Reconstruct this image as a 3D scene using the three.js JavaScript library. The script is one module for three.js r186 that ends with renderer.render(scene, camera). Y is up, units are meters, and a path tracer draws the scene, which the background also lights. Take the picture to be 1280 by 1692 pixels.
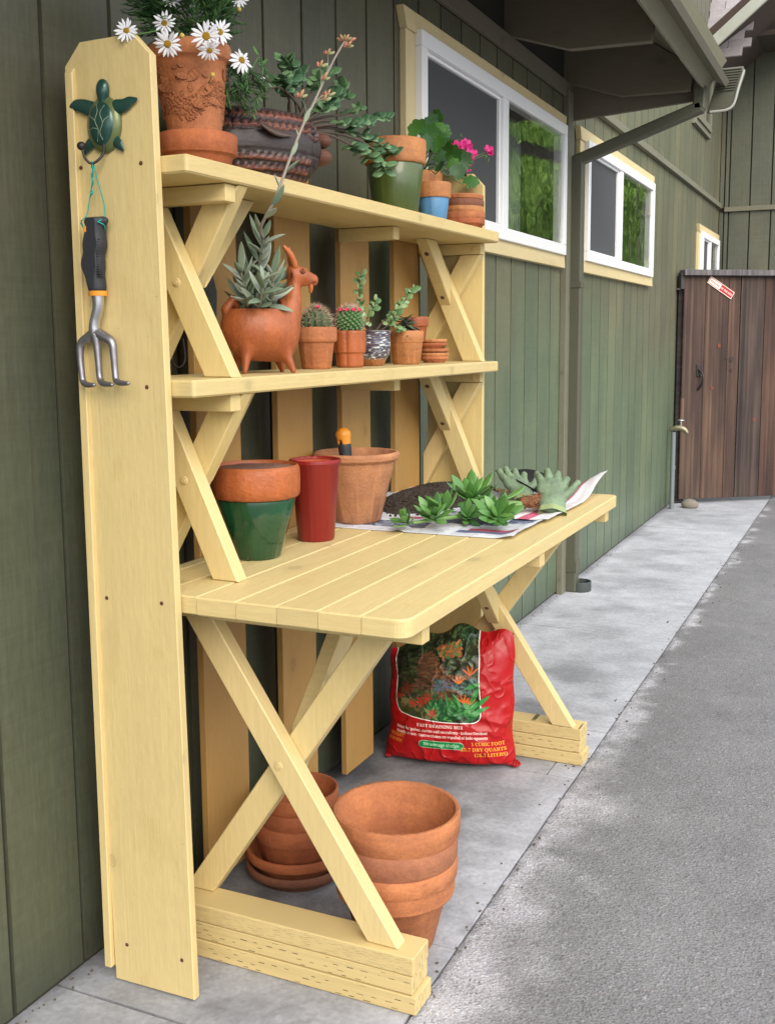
import * as THREE from 'three';
import { RoundedBoxGeometry } from 'three/addons/geometries/RoundedBoxGeometry.js';
import { MarchingCubes } from 'three/addons/objects/MarchingCubes.js';
import { mergeGeometries, mergeVertices, toCreasedNormals } from 'three/addons/utils/BufferGeometryUtils.js';

// ---------------------------------------------------------------- camera, sky, sun, exposure
const scene = new THREE.Scene();
const W = 774, H = 1024;
const camera = new THREE.PerspectiveCamera(51.61, W / H, 0.05, 200);
camera.position.set(1.389, 1.2392, 1.5216);
camera.rotation.set(THREE.MathUtils.degToRad(-7.5211), THREE.MathUtils.degToRad(24.3623), THREE.MathUtils.degToRad(-0.3334), 'YXZ');
camera.setViewOffset(W, H, -20.58 * W / 1280, 56.32 * H / 1692, W, H);
camera.updateProjectionMatrix();
const renderer = new THREE.WebGLRenderer({ antialias: true });
renderer.setSize(W, H);
renderer.shadowMap.enabled = true;
renderer.toneMapping = THREE.LinearToneMapping;
renderer.toneMappingExposure = 1.45;
const sunDir = new THREE.Vector3(1, .95, 1.0).normalize();
{ // a bright overcast, brightest round the veiled sun behind the camera
  const w = 128, h = 64, d = new Float32Array(w * h * 4), v = new THREE.Vector3();
  for (let j = 0; j < h; j++) for (let i = 0; i < w; i++) {
    const th = ((j + .5) / h - .5) * Math.PI, ph = ((i + .5) / w - .5) * 2 * Math.PI, e = Math.sin(th);
    v.set(Math.cos(ph) * Math.cos(th), e, Math.sin(ph) * Math.cos(th));
    const glow = Math.pow(Math.max(0, .5 + .5 * v.dot(sunDir)), 3.2), k = e > 0 ? .48 + .42 * e + 1.15 * glow : .3 + .3 * glow, o = (j * w + i) * 4, s = 1.15 * k;
    d[o] = s * .975; d[o + 1] = s * 1.0; d[o + 2] = s * 1.06; d[o + 3] = 1;
  }
  const t = new THREE.DataTexture(d, w, h, THREE.RGBAFormat, THREE.FloatType);
  t.mapping = THREE.EquirectangularReflectionMapping; t.magFilter = THREE.LinearFilter; t.needsUpdate = true;
  scene.background = t; scene.environment = t;
}
const sun = new THREE.DirectionalLight(0xfff1dc, 1.5);
sun.position.copy(sunDir).multiplyScalar(16); sun.target.position.set(.3, .8, -.8);
sun.castShadow = true; sun.shadow.radius = 60;
Object.assign(sun.shadow.camera, { left: -9, right: 9, top: 9, bottom: -9, near: 1, far: 40 });
sun.shadow.mapSize.set(2048, 2048);
scene.add(sun, sun.target);

// ---------------------------------------------------------------- helpers
// world: x away from the house wall, h up, u along the wall away from the camera
const V = (x, h, u) => new THREE.Vector3(x, h, -u);
let seed = 7;
const rnd = () => { seed = (seed * 1664525 + 1013904223) >>> 0; return seed / 4294967296; };
const rr = (a, b) => a + (b - a) * rnd();
const clamp = (x, a = 0, b = 1) => Math.min(b, Math.max(a, x));
const mix = (a, b, t) => a + (b - a) * t;
const sstep = (a, b, x) => { const t = clamp((x - a) / (b - a)); return t * t * (3 - 2 * t); };
const lattice = new Float32Array(65536); { let s = 12345; for (let i = 0; i < 65536; i++) { s = (s * 1664525 + 1013904223) >>> 0; lattice[i] = s / 4294967296; } }
function vnoise(x, y, px, py, k) { // periodic value noise, 0..1
  const xi = Math.floor(x), yi = Math.floor(y); let fx = x - xi, fy = y - yi;
  fx = fx * fx * (3 - 2 * fx); fy = fy * fy * (3 - 2 * fy);
  const a = ((xi % px) + px) % px, b = (a + 1) % px, c = ((yi % py) + py) % py, e = (c + 1) % py;
  const L = (i, j) => lattice[(i * 131 + j * 7919 + k * 3571 + ((i * j) & 255) * 17) & 65535];
  return mix(mix(L(a, c), L(b, c), fx), mix(L(a, e), L(b, e), fx), fy);
}
function fbm(u, v, px, py, oct, k = 0) { // u, v in 0..1 tiles
  let s = 0, a = .5, n = 0;
  for (let o = 0; o < oct; o++) { s += a * vnoise(u * px, v * py, px, py, k + o * 5); n += a; a *= .55; px *= 2; py *= 2; }
  return s / n;
}
function tex(w, h, fn, srgb = true, repU = 1, repV = 1) {
  const d = new Uint8Array(w * h * 4), c = [0, 0, 0];
  for (let j = 0; j < h; j++) for (let i = 0; i < w; i++) {
    const r = fn((i + .5) / w, (j + .5) / h, c), o = (j * w + i) * 4;
    if (typeof r === 'number') d[o] = d[o + 1] = d[o + 2] = clamp(r) * 255; else { d[o] = clamp(r[0]) * 255; d[o + 1] = clamp(r[1]) * 255; d[o + 2] = clamp(r[2]) * 255; }
    d[o + 3] = 255;
  }
  const t = new THREE.DataTexture(d, w, h, THREE.RGBAFormat);
  t.wrapS = t.wrapT = THREE.RepeatWrapping; t.magFilter = THREE.LinearFilter; t.minFilter = THREE.LinearFilter;
  if (srgb) t.colorSpace = THREE.SRGBColorSpace;
  t.repeat.set(repU, repV); t.needsUpdate = true; return t;
}
const lin = (r, g, b) => new THREE.Color().setRGB(r, g, b);
const hex = (s) => new THREE.Color(s);
function mat(color, o = {}) { return new THREE.MeshStandardMaterial({ color, roughness: .7, metalness: 0, ...o }); }
function pmat(color, o = {}) { return new THREE.MeshPhysicalMaterial({ color, roughness: .5, ...o }); }

const taken = new Map();
function numbered(n) { const k = taken.get(n) ?? 0; taken.set(n, k + 1); return k ? n + '_' + String(k).padStart(3, '0') : n; }
function tag(o, label, category, group, kind) { const d = o.userData; if (label) d.label = label; if (category) d.category = category; if (group) d.group = group; if (kind) d.kind = kind; return o; }
function thing(name, label, category, pos, group) { const g = new THREE.Group(); g.name = numbered(name); if (pos) g.position.copy(pos); scene.add(g); return tag(g, label, category, group); }
function mesh(name, geo, m, parent, top = false) { const o = new THREE.Mesh(geo, m); o.name = top ? numbered(name) : name; (parent ?? scene).add(o); return o; }
function group(name, parent) { const g = new THREE.Group(); g.name = name; parent.add(g); return g; }

// uv in metres from the dominant normal; grain: which of x, y, z runs along U
function metricUV(g, grain = 'x', off = null, slit = false) {
  const P = g.attributes.position, N = g.attributes.normal, uv = new Float32Array(P.count * 2);
  const o1 = off ? off[0] : rnd() * 7, o2 = off ? off[1] : rnd() * 7;
  for (let i = 0; i < P.count; i++) {
    const p = { x: P.getX(i), y: P.getY(i), z: P.getZ(i) }, n = { x: Math.abs(N.getX(i)), y: Math.abs(N.getY(i)), z: Math.abs(N.getZ(i)) };
    const dom = n.x >= n.y && n.x >= n.z ? 'x' : n.y >= n.z ? 'y' : 'z';
    const axes = ['x', 'y', 'z'].filter((a) => a !== dom); let a = axes[0], b = axes[1];
    if (axes.includes(grain)) { a = grain; b = axes.find((q) => q !== grain); }
    uv[i * 2] = p[a] + o1; uv[i * 2 + 1] = slit && dom === 'y' ? .004 + .02 * p[b] : slit ? Math.abs(.028 + ((p[b] + o2) % .2)) : p[b] + o2;
  }
  g.setAttribute('uv', new THREE.BufferAttribute(uv, 2)); return g;
}
// box by its extents in (x, h, u), chamfered
function box(x0, x1, h0, h1, u0, u1, bev = .002, grain = 'x') {
  const g = bev ? new RoundedBoxGeometry(x1 - x0, h1 - h0, u1 - u0, 1, Math.min(bev, (x1 - x0) / 2.01, (h1 - h0) / 2.01, (u1 - u0) / 2.01)) : new THREE.BoxGeometry(x1 - x0, h1 - h0, u1 - u0);
  g.translate((x0 + x1) / 2, (h0 + h1) / 2, -(u0 + u1) / 2);
  return metricUV(g, grain);
}
const shapeOf = (pts) => { const s = new THREE.Shape(); pts.forEach(([a, b], i) => i ? s.lineTo(a, b) : s.moveTo(a, b)); return s; };
function ext(pts, depth, bev, curve = 8) {
  const s = pts.isShape || pts instanceof THREE.Shape ? pts : shapeOf(pts);
  const g = new THREE.ExtrudeGeometry(s, { depth: depth - 2 * bev, bevelEnabled: bev > 0, bevelThickness: bev, bevelSize: bev, bevelOffset: -bev, bevelSegments: 1, curveSegments: curve });
  g.translate(0, 0, bev); return g;
}
const extXH = (pts, u0, u1, bev = .002, grain = 'x') => { const g = ext(pts, u1 - u0, bev); g.translate(0, 0, -u1); return metricUV(g, grain); };
const extXU = (pts, h0, h1, bev = .002, grain = 'z') => { const g = ext(pts, h1 - h0, bev); g.rotateX(-Math.PI / 2); g.translate(0, h0, 0); return metricUV(g, grain); };
const extUH = (pts, x0, x1, bev = .002, grain = 'y') => { const g = ext(pts, x1 - x0, bev); g.rotateY(Math.PI / 2); g.translate(x0, 0, 0); return metricUV(g, grain); };
// keep the part of a polygon with x >= c
function clipX(pts, c) { const r = []; pts.forEach((p, i) => { const q = pts[(i + 1) % pts.length], a = p[0] >= c, b = q[0] >= c; if (a) r.push(p); if (a !== b) { const t = (c - p[0]) / (q[0] - p[0]); r.push([c, p[1] + t * (q[1] - p[1])]); } }); return r; }
// turned profile [[r, h], ...] with corners rounded by bev
function roundProfile(pts, bev) {
  const out = [];
  pts.forEach((p, i) => {
    if (i === 0 || i === pts.length - 1) { out.push(p); return; }
    const a = pts[i - 1], b = pts[i + 1], la = Math.hypot(a[0] - p[0], a[1] - p[1]), lb = Math.hypot(b[0] - p[0], b[1] - p[1]);
    const t = Math.min(p[2] ?? bev, la * .45, lb * .45); if (t < 1e-5) { out.push(p); return; }
    const s = [p[0] + (a[0] - p[0]) / la * t, p[1] + (a[1] - p[1]) / la * t], e = [p[0] + (b[0] - p[0]) / lb * t, p[1] + (b[1] - p[1]) / lb * t];
    for (let k = 0; k <= 3; k++) { const q = k / 3; out.push([(1 - q) ** 2 * s[0] + 2 * q * (1 - q) * p[0] + q * q * e[0], (1 - q) ** 2 * s[1] + 2 * q * (1 - q) * p[1] + q * q * e[1]]); }
  });
  return out;
}
function lathe(pts, bev = .002, seg = 56, wob = 0) {
  const pr = roundProfile(pts, bev);
  const g = new THREE.LatheGeometry(pr.map(([r, h]) => new THREE.Vector2(Math.max(r, .00005), h)), seg);
  const P = g.attributes.position, uv = g.attributes.uv; let rm = 0; pr.forEach((p) => rm = Math.max(rm, p[0]));
  const arc = [0]; for (let i = 1; i < pr.length; i++) arc.push(arc[i - 1] + Math.hypot(pr[i][0] - pr[i - 1][0], pr[i][1] - pr[i - 1][1]));
  const o1 = rnd() * 3, o2 = rnd() * 3, turns = Math.max(1, Math.round(2 * Math.PI * rm / .25)) * .25;
  for (let i = 0; i < P.count; i++) { uv.setXY(i, uv.getX(i) * turns + o1, arc[i % pr.length] + o2); if (wob) { const a = Math.atan2(P.getZ(i), P.getX(i)), f = 1 + wob * Math.sin(2 * a + o1 * 9) + wob * .6 * Math.sin(3 * a + o2 * 7); P.setX(i, P.getX(i) * f); P.setZ(i, P.getZ(i) * f); } }
  return toCreasedNormals(g, .75);
}
function tube(pts, r, seg = 24, rad = 8, closed = false) { return new THREE.TubeGeometry(new THREE.CatmullRomCurve3(pts, closed), seg, r, rad, closed); }
// tube whose radius varies, with closed rounded ends
function taper(pts, radii, seg = 20, rad = 10) {
  const c = new THREE.CatmullRomCurve3(pts), fr = c.computeFrenetFrames(seg), pos = [], idx = [];
  const R = (t) => { const f = t * (radii.length - 1), i = Math.min(radii.length - 2, Math.floor(f)); return mix(radii[i], radii[i + 1], f - i); };
  const ring = (p, n, b, r) => { for (let k = 0; k < rad; k++) { const a = k / rad * 2 * Math.PI; pos.push(p.x + r * (Math.cos(a) * n.x + Math.sin(a) * b.x), p.y + r * (Math.cos(a) * n.y + Math.sin(a) * b.y), p.z + r * (Math.cos(a) * n.z + Math.sin(a) * b.z)); } };
  let rings = 0;
  for (let i = 0; i <= seg; i++) {
    const t = i / seg, p = c.getPointAt(t), T = fr.tangents[i];
    if (i === 0) for (const q of [.98, .7]) { ring(p.clone().addScaledVector(T, -R(0) * q * .7), fr.normals[0], fr.binormals[0], R(0) * Math.sqrt(1 - q * q)); rings++; }
    ring(p, fr.normals[i], fr.binormals[i], R(t)); rings++;
    if (i === seg) for (const q of [.7, .98]) { ring(p.clone().addScaledVector(T, R(1) * q * .7), fr.normals[i], fr.binormals[i], R(1) * Math.sqrt(1 - q * q)); rings++; }
  }
  for (let i = 0; i < rings - 1; i++) for (let k = 0; k < rad; k++) { const a = i * rad + k, b = i * rad + (k + 1) % rad; idx.push(a, b, a + rad, b, b + rad, a + rad); }
  for (let k = 1; k < rad - 1; k++) { idx.push(0, k + 1, k); const o = (rings - 1) * rad; idx.push(o, o + k, o + k + 1); }
  const g = new THREE.BufferGeometry(); g.setAttribute('position', new THREE.Float32BufferAttribute(pos, 3)); g.setIndex(idx); g.computeVertexNormals();
  g.setAttribute('uv', new THREE.Float32BufferAttribute(new Float32Array(pos.length / 3 * 2), 2)); return g;
}
// closed fleshy leaf along +Y, upper face +Z; widths/thickness along its length
function leafGeo(l, w, th, { tip = 1.2, base = .35, bend = 0, fold = 0, rings = 7, sides = 8, wave = 0 } = {}) {
  const pos = [], idx = [], uv = [];
  for (let i = 0; i <= rings; i++) {
    const t = i / rings, s = Math.pow(Math.sin(Math.PI * Math.pow(clamp(t * .98 + .02), .55 + .45 * (1 / tip))), .8), ww = w / 2 * (i === 0 ? base : Math.max(s, base * (1 - t) * (t < .5 ? 1 : 0))) , tt = th / 2 * Math.max(.12, Math.sin(Math.PI * (.08 + .88 * t)));
    const a = bend * t, y = l * (Math.abs(bend) > .01 ? Math.sin(a) / bend : t), z = l * (Math.abs(bend) > .01 ? (1 - Math.cos(a)) / bend : 0);
    for (let k = 0; k < sides; k++) {
      const q = k / sides * 2 * Math.PI, cx = Math.cos(q) * ww, cz = Math.sin(q) * tt + fold * Math.abs(Math.cos(q)) * ww + wave * Math.sin(t * 9) * ww * Math.cos(q);
      pos.push(cx, y - cz * Math.sin(a), z + cz * Math.cos(a)); uv.push(.5 + cx, t);
    }
  }
  for (let i = 0; i < rings; i++) for (let k = 0; k < sides; k++) { const a = i * sides + k, b = i * sides + (k + 1) % sides; idx.push(a, b, a + sides, b, b + sides, a + sides); }
  for (let k = 1; k < sides - 1; k++) { idx.push(0, k + 1, k); const o = rings * sides; idx.push(o, o + k, o + k + 1); }
  const g = new THREE.BufferGeometry(); g.setAttribute('position', new THREE.Float32BufferAttribute(pos, 3)); g.setAttribute('uv', new THREE.Float32BufferAttribute(uv, 2)); g.setIndex(idx); g.computeVertexNormals(); return g;
}
// flat-ish round or lobed blade in the XY plane, base at the origin, growing along +Y
function bladeGeo(outline, cup = 0, ripple = 0) {
  const s = shapeOf(outline), g = new THREE.ShapeGeometry(s, 6), P = g.attributes.position;
  const n = outline.length, pos = [0, outline.reduce((a, p) => a + p[1], 0) / n * .9, -.002], idx = [];
  for (const q of [.5, 1]) outline.forEach(([a, b], i) => { const cy = pos[1], x = a * q, y = cy + (b - cy) * q; pos.push(x, y, cup * (x * x + (y - cy) ** 2) + (q === 1 ? ripple * Math.sin(i * 2.4) : 0)); });
  for (let i = 0; i < n; i++) { const j = (i + 1) % n; idx.push(0, 1 + i, 1 + j, 1 + i, 1 + n + i, 1 + j, 1 + j, 1 + n + i, 1 + n + j); }
  const r = new THREE.BufferGeometry(); r.setAttribute('position', new THREE.Float32BufferAttribute(pos, 3)); r.setIndex(idx); r.computeVertexNormals();
  r.setAttribute('uv', new THREE.Float32BufferAttribute(new Float32Array(pos.length / 3 * 2), 2)); g.dispose(); return r;
}
const _m = new THREE.Matrix4();
function frameTo(p, dir, up = new THREE.Vector3(0, 1, 0), s = 1) { // +Y along dir, +Z as near up as can be
  const y = dir.clone().normalize(), x = new THREE.Vector3().crossVectors(y, up); if (x.lengthSq() < 1e-6) x.set(1, 0, 0); x.normalize();
  const z = new THREE.Vector3().crossVectors(x, y); return _m.makeBasis(x, y, z).clone().scale(typeof s === 'number' ? new THREE.Vector3(s, s, s) : s).setPosition(p);
}
function put(name, geo, m, parent, p, dir, up, s) { const o = mesh(name, geo, m, parent); frameTo(p, dir, up, s).decompose(o.position, o.quaternion, o.scale); return o; }
// a signed-distance field meshed by marching cubes
function sdfGeo(fn, mn, mx, n) {
  const mc = new MarchingCubes(n, new THREE.MeshBasicMaterial(), false, false, 120000); mc.isolation = 0; const hf = n / 2;
  const c = mn.map((a, i) => (a + mx[i]) / 2), e = mn.map((a, i) => (mx[i] - a) / 2);
  for (let k = 0; k < n; k++) for (let j = 0; j < n; j++) for (let i = 0; i < n; i++)
    mc.field[i + j * n + k * n * n] = -fn(c[0] + (i - hf) / hf * e[0], c[1] + (j - hf) / hf * e[1], c[2] + (k - hf) / hf * e[2]);
  mc.update();
  let g = new THREE.BufferGeometry(); const a = new Float32Array(mc.count * 3);
  for (let i = 0; i < mc.count * 3; i++) a[i] = mc.positionArray[i] * e[i % 3] + c[i % 3];
  g.setAttribute('position', new THREE.BufferAttribute(a, 3)); g = mergeVertices(g, 1e-5); g.computeVertexNormals();
  return metricUV(g, 'y', [0, 0]);
}
const smin = (a, b, k) => { const h = clamp(.5 + .5 * (b - a) / k); return mix(b, a, h) - k * h * (1 - h); };
function capsule(p, a, b, ra, rb) { // tapered
  const dx = b[0] - a[0], dy = b[1] - a[1], dz = b[2] - a[2], px = p[0] - a[0], py = p[1] - a[1], pz = p[2] - a[2];
  const t = clamp((px * dx + py * dy + pz * dz) / (dx * dx + dy * dy + dz * dz)); return Math.hypot(px - dx * t, py - dy * t, pz - dz * t) - mix(ra, rb, t);
}
const ell = (p, c, r) => { const k0 = Math.hypot((p[0] - c[0]) / r[0], (p[1] - c[1]) / r[1], (p[2] - c[2]) / r[2]), k1 = Math.hypot((p[0] - c[0]) / r[0] ** 2, (p[1] - c[1]) / r[1] ** 2, (p[2] - c[2]) / r[2] ** 2); return k1 < 1e-9 ? -Math.min(...r) : k0 * (k0 - 1) / k1; };

// ---------------------------------------------------------------- textures and materials
const woodMap = tex(1024, 512, (u, v) => { // a coat of old paint over sawn wood: 1 m along the grain, .5 m across
  const st = fbm(u, v, 3, 90, 4, 3), bl = fbm(u, v, 4, 3, 4, 9), fine = fbm(u, v, 40, 200, 2, 21), w = .935 + .03 * st + .05 * (bl - .5) + .05 * (fine - .5), dirt = sstep(.62, .8, fbm(u, v, 9, 7, 4, 31));
  let kn = 0; for (const [a, b, r] of [[.13, .3, .010], [.52, .78, .013], [.83, .18, .008], [.36, .12, .007]]) { const dx = (u - a), dy = (v - b) * .5, q = Math.hypot(dx * .75, dy) / r; if (q < 3) { kn += q < 1 ? .10 - .05 * Math.sin(q * 14) : .05 * Math.exp(-(q - 1)); } }
  const speck = (1 - kn) * (vnoise(u * 190, v * 95, 190, 95, 41) > .992 ? .72 : 1);
  return [w * (1 - .02 * dirt) * speck, w * (1 - .025 * dirt) * speck, w * (.99 - .04 * dirt) * speck];
}, true, 1, 2);
const woodBump = tex(1024, 512, (u, v) => { const dent = vnoise(u * 120, v * 60, 120, 60, 77) > .985 ? .35 : 0; return .5 + .35 * (fbm(u, v, 3, 110, 4, 3) - .5) + .3 * (fbm(u, v, 60, 60, 3, 12) - .5) - dent; }, false, 1, 2);
const paint = mat(lin(.70, .55, .255), { map: woodMap, bumpMap: woodBump, bumpScale: .0011, roughness: .52 });
const trimPaint = mat(lin(.74, .605, .33), { map: woodMap, bumpMap: woodBump, bumpScale: .0007, roughness: .55 });
const paints = [[1, 1, 1], [.965, .955, .93], [1.02, 1.01, 1.03], [.985, .985, .95], [.95, .95, .95]].map(([r, g, b]) => { const m = paint.clone(); m.color = lin(.70 * r, .55 * g, .255 * b); return m; });
const shadedSlatPaint = mat(lin(.46, .265, .08), { map: woodMap, bumpMap: woodBump, bumpScale: .0011, roughness: .6 });  // bench paint made darker, the shade on the back slats put into it
const inciseAt = (u, v) => { // rows of short staggered knife slits, 1 m by .25 m
  if (v < .09 || fbm(u, v, 14, 6, 2, 51) < .28) return 0; const row = Math.floor(v * 26), fv = v * 26 - row, x = u * 34 + (row * .37 % 1) + .25 * lattice[row * 13 & 65535], c = Math.floor(x), fu = x - c;
  const keep = lattice[(c * 37 + row * 911) & 65535] > .42, len = .26 + .26 * lattice[(c * 17 + row * 331) & 65535];
  return keep && Math.abs(fv - .5 - .2 * (lattice[(c * 91 + row * 37) & 65535] - .5)) < .06 && fu < len ? 1 : 0;
};
const beamMap = tex(2048, 512, (u, v) => { const st = fbm(u, v, 4, 40, 4, 3), w = .9 + .1 * st - .04 * fbm(u, v, 6, 2, 3, 8), s = inciseAt(u, v) ? .5 : 1; return [w * s, w * s * .985, w * s * .95]; }, true, 1, 4);
const beamBump = tex(2048, 512, (u, v) => .7 + .2 * (fbm(u, v, 4, 50, 4, 3) - .5) - .6 * inciseAt(u, v), false, 1, 4);
const beamPaint = mat(lin(.68, .54, .26), { map: beamMap, bumpMap: beamBump, bumpScale: .0014, roughness: .6 });

const sidingMap = tex(1024, 2048, (u, v) => { // rough-sawn ply stained long ago; V runs up the board
  const st = fbm(u, v, 150, 4, 4, 3), b = fbm(u, v, 5, 3, 5, 17), fine = fbm(u, v, 220, 90, 2, 5), scr = vnoise(u * 260, v * 50, 260, 50, 61) > .993 ? .22 : 0, saw = fbm(u, v, 6, 420, 2, 43), w = .82 + .07 * st + .20 * (b - .5) + .1 * (fine - .5) + .06 * (saw - .5) + scr;
  return [w * (1 + .09 * (b - .5)), w, w * (1 - .06 * (b - .5))];
}, true, 1, .5);
const sidingBump = tex(512, 1024, (u, v) => .5 + .6 * (fbm(u, v, 120, 6, 4, 3) - .5) + .3 * (fbm(u, v, 60, 90, 3, 8) - .5), false, 1, .5);
const siding = mat(lin(1, 1, 1), { map: sidingMap, bumpMap: sidingBump, bumpScale: .0012, roughness: .45, vertexColors: true });
const oliveTrim = mat(lin(.19, .185, .13), { map: woodMap, bumpMap: woodBump, bumpScale: .0006, roughness: .7 });
const oliveDark = mat(lin(.175, .155, .115), { map: woodMap, bumpMap: woodBump, bumpScale: .0006, roughness: .8 });
const metalOlive = mat(lin(.10, .10, .068), { map: woodMap, roughness: .5 });
const white = mat(lin(.88, .88, .88), { roughness: .38 });
const glass = pmat(lin(1, 1, 1), { roughness: .035, transmission: 1, thickness: 0, ior: 2.3, bumpMap: tex(256, 256, (u, v) => fbm(u, v, 3, 5, 2, 4), false, 1.3, 1.3), bumpScale: .006 });
const screenM = mat(lin(.06, .062, .064), { roughness: .85 });

function clay(r, g, b, k, chalk = .35, rough = .82) {
  const m = tex(512, 512, (u, v) => {
    const n = fbm(u, v, 5, 5, 5, k), f = fbm(u, v, 70, 70, 3, k + 4), band = fbm(u, v, 2, 26, 3, k + 8), ch = chalk * sstep(.56, .78, fbm(u, v, 3, 4, 5, k + 13)), w = .84 + .22 * (n - .5) + .14 * (f - .5) + .1 * (band - .5), sp = vnoise(u * 150, v * 150, 150, 150, k + 21) > .985 ? .8 : 1;
    return [mix(w * sp, 1.0, ch * .5), mix(w * sp * (1 + .06 * (n - .5)), 1.0, ch * .75), mix(w * sp, 1.0, ch)];
  }, true, 4, 4);
  const bm = tex(256, 256, (u, v) => fbm(u, v, 30, 50, 4, k + 2), false, 4, 4);
  return mat(lin(r, g, b), { map: m, bumpMap: bm, bumpScale: .0009, roughness: rough });
}
const terra = clay(.60, .215, .082, 11, .45), terraRed = clay(.50, .145, .05, 23, .3), terraOld = clay(.44, .165, .08, 37, .5), terraPale = clay(.60, .265, .12, 41, .3), terraBrown = clay(.26, .10, .055, 53, .25), terraSmooth = clay(.50, .132, .036, 59, .0, .5), terraOrange = clay(.62, .25, .085, 67, .15, .7);
const dirtM = mat(lin(.045, .03, .02), { map: tex(256, 256, (u, v) => { const w = .5 + .9 * (fbm(u, v, 30, 30, 4, 2) - .3); return [w, w * .95, w * .9]; }, true, 6, 6), bumpMap: tex(256, 256, (u, v) => fbm(u, v, 24, 24, 4, 9), false, 6, 6), bumpScale: .008, roughness: 1 });
function glaze(r, g, b, rough = .22) { return pmat(lin(r, g, b), { map: tex(256, 256, (u, v) => { const w = .88 + .2 * (fbm(u, v, 4, 6, 4, 31) - .5) + .06 * (fbm(u, v, 50, 50, 2, 3) - .5); return [w, w, w]; }, true, 3, 3), roughness: rough, clearcoat: .5, clearcoatRoughness: .12 }); }
const chrome = mat(lin(.62, .62, .66), { metalness: 1, roughness: .28 }), castMetal = mat(lin(.30, .29, .31), { metalness: .9, roughness: .42 }), rust = mat(lin(.13, .05, .035), { roughness: .8, metalness: .3 }), iron = mat(lin(.05, .045, .045), { metalness: .7, roughness: .5 });
const rubber = mat(lin(.022, .024, .03), { roughness: .6 }), orangePlastic = mat(lin(.78, .30, .03), { roughness: .4 });
function leafMat(r, g, b, rough = .5, trans = .0) { return pmat(lin(r, g, b), { roughness: rough, side: THREE.DoubleSide, ...(trans ? { transmission: trans, thickness: 0 } : {}) }); }
// ---------------------------------------------------------------- ground
const concMap = tex(1024, 1024, (u, v) => {
  const a = fbm(u, v, 6, 6, 6, 2), f = fbm(u, v, 120, 120, 3, 9), pit = vnoise(u * 170, v * 170, 170, 170, 33) > .988 ? .68 : 1, sc = fbm(u, v, 4, 40, 3, 14), w = (.86 + .22 * (a - .5) + .15 * (f - .5) + .06 * (sc - .5)) * pit;
  return [w, w, w * 1.005];
}, true, 1, 1);
const concBump = tex(512, 512, (u, v) => .5 + .5 * (fbm(u, v, 60, 60, 4, 4) - .5) + .4 * (fbm(u, v, 8, 8, 3, 8) - .5), false, 1, 1);
const concrete = mat(lin(1, 1, 1), { map: concMap, bumpMap: concBump, bumpScale: .003, roughness: .88, vertexColors: true });
const aspMap = tex(2048, 2048, (u, v) => {
  const a = fbm(u, v, 8, 8, 4, 2), s1 = vnoise(u * 210, v * 210, 210, 210, 5), s2 = vnoise(u * 330, v * 330, 330, 330, 15), s3 = vnoise(u * 120, v * 120, 120, 120, 27);
  let w = .76 + .10 * (a - .5) + .13 * (s2 - .5); w += .13 * sstep(.72, .95, s1) * (.4 + .9 * lattice[Math.floor(u * 120) * 7 + Math.floor(v * 120) * 251 & 65535]) - .16 * sstep(.76, .96, s3) * s2 - .09 * sstep(.3, .08, s1);
  const warm = .02 * (lattice[(Math.floor(u * 210) * 31 + Math.floor(v * 210) * 977) & 65535] - .5);
  return [w + warm, w, w - warm];
}, true, 1, 1);
const aspBump = tex(1024, 1024, (u, v) => .5 * vnoise(u * 210, v * 210, 210, 210, 5) + .5 * vnoise(u * 330, v * 330, 330, 330, 15), false, 1, 1);
const asphalt = mat(lin(1, 1, 1), { map: aspMap, bumpMap: aspBump, bumpScale: .0025, roughness: .86, vertexColors: true });
const N2 = (x, u, f, k) => fbm((x * f / 64 + 50) % 1, (u * f / 64 + 50) % 1, 64, 64, 4, k);
function paintVerts(g, fn) {
  const P = g.attributes.position, c = new Float32Array(P.count * 3);
  for (let i = 0; i < P.count; i++) { const q = fn(P.getX(i), P.getY(i), -P.getZ(i)); c.set(q, i * 3); }
  g.setAttribute('color', new THREE.BufferAttribute(c, 3)); return g;
}
const JX = .657; // the joint between the concrete strip and the asphalt
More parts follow.
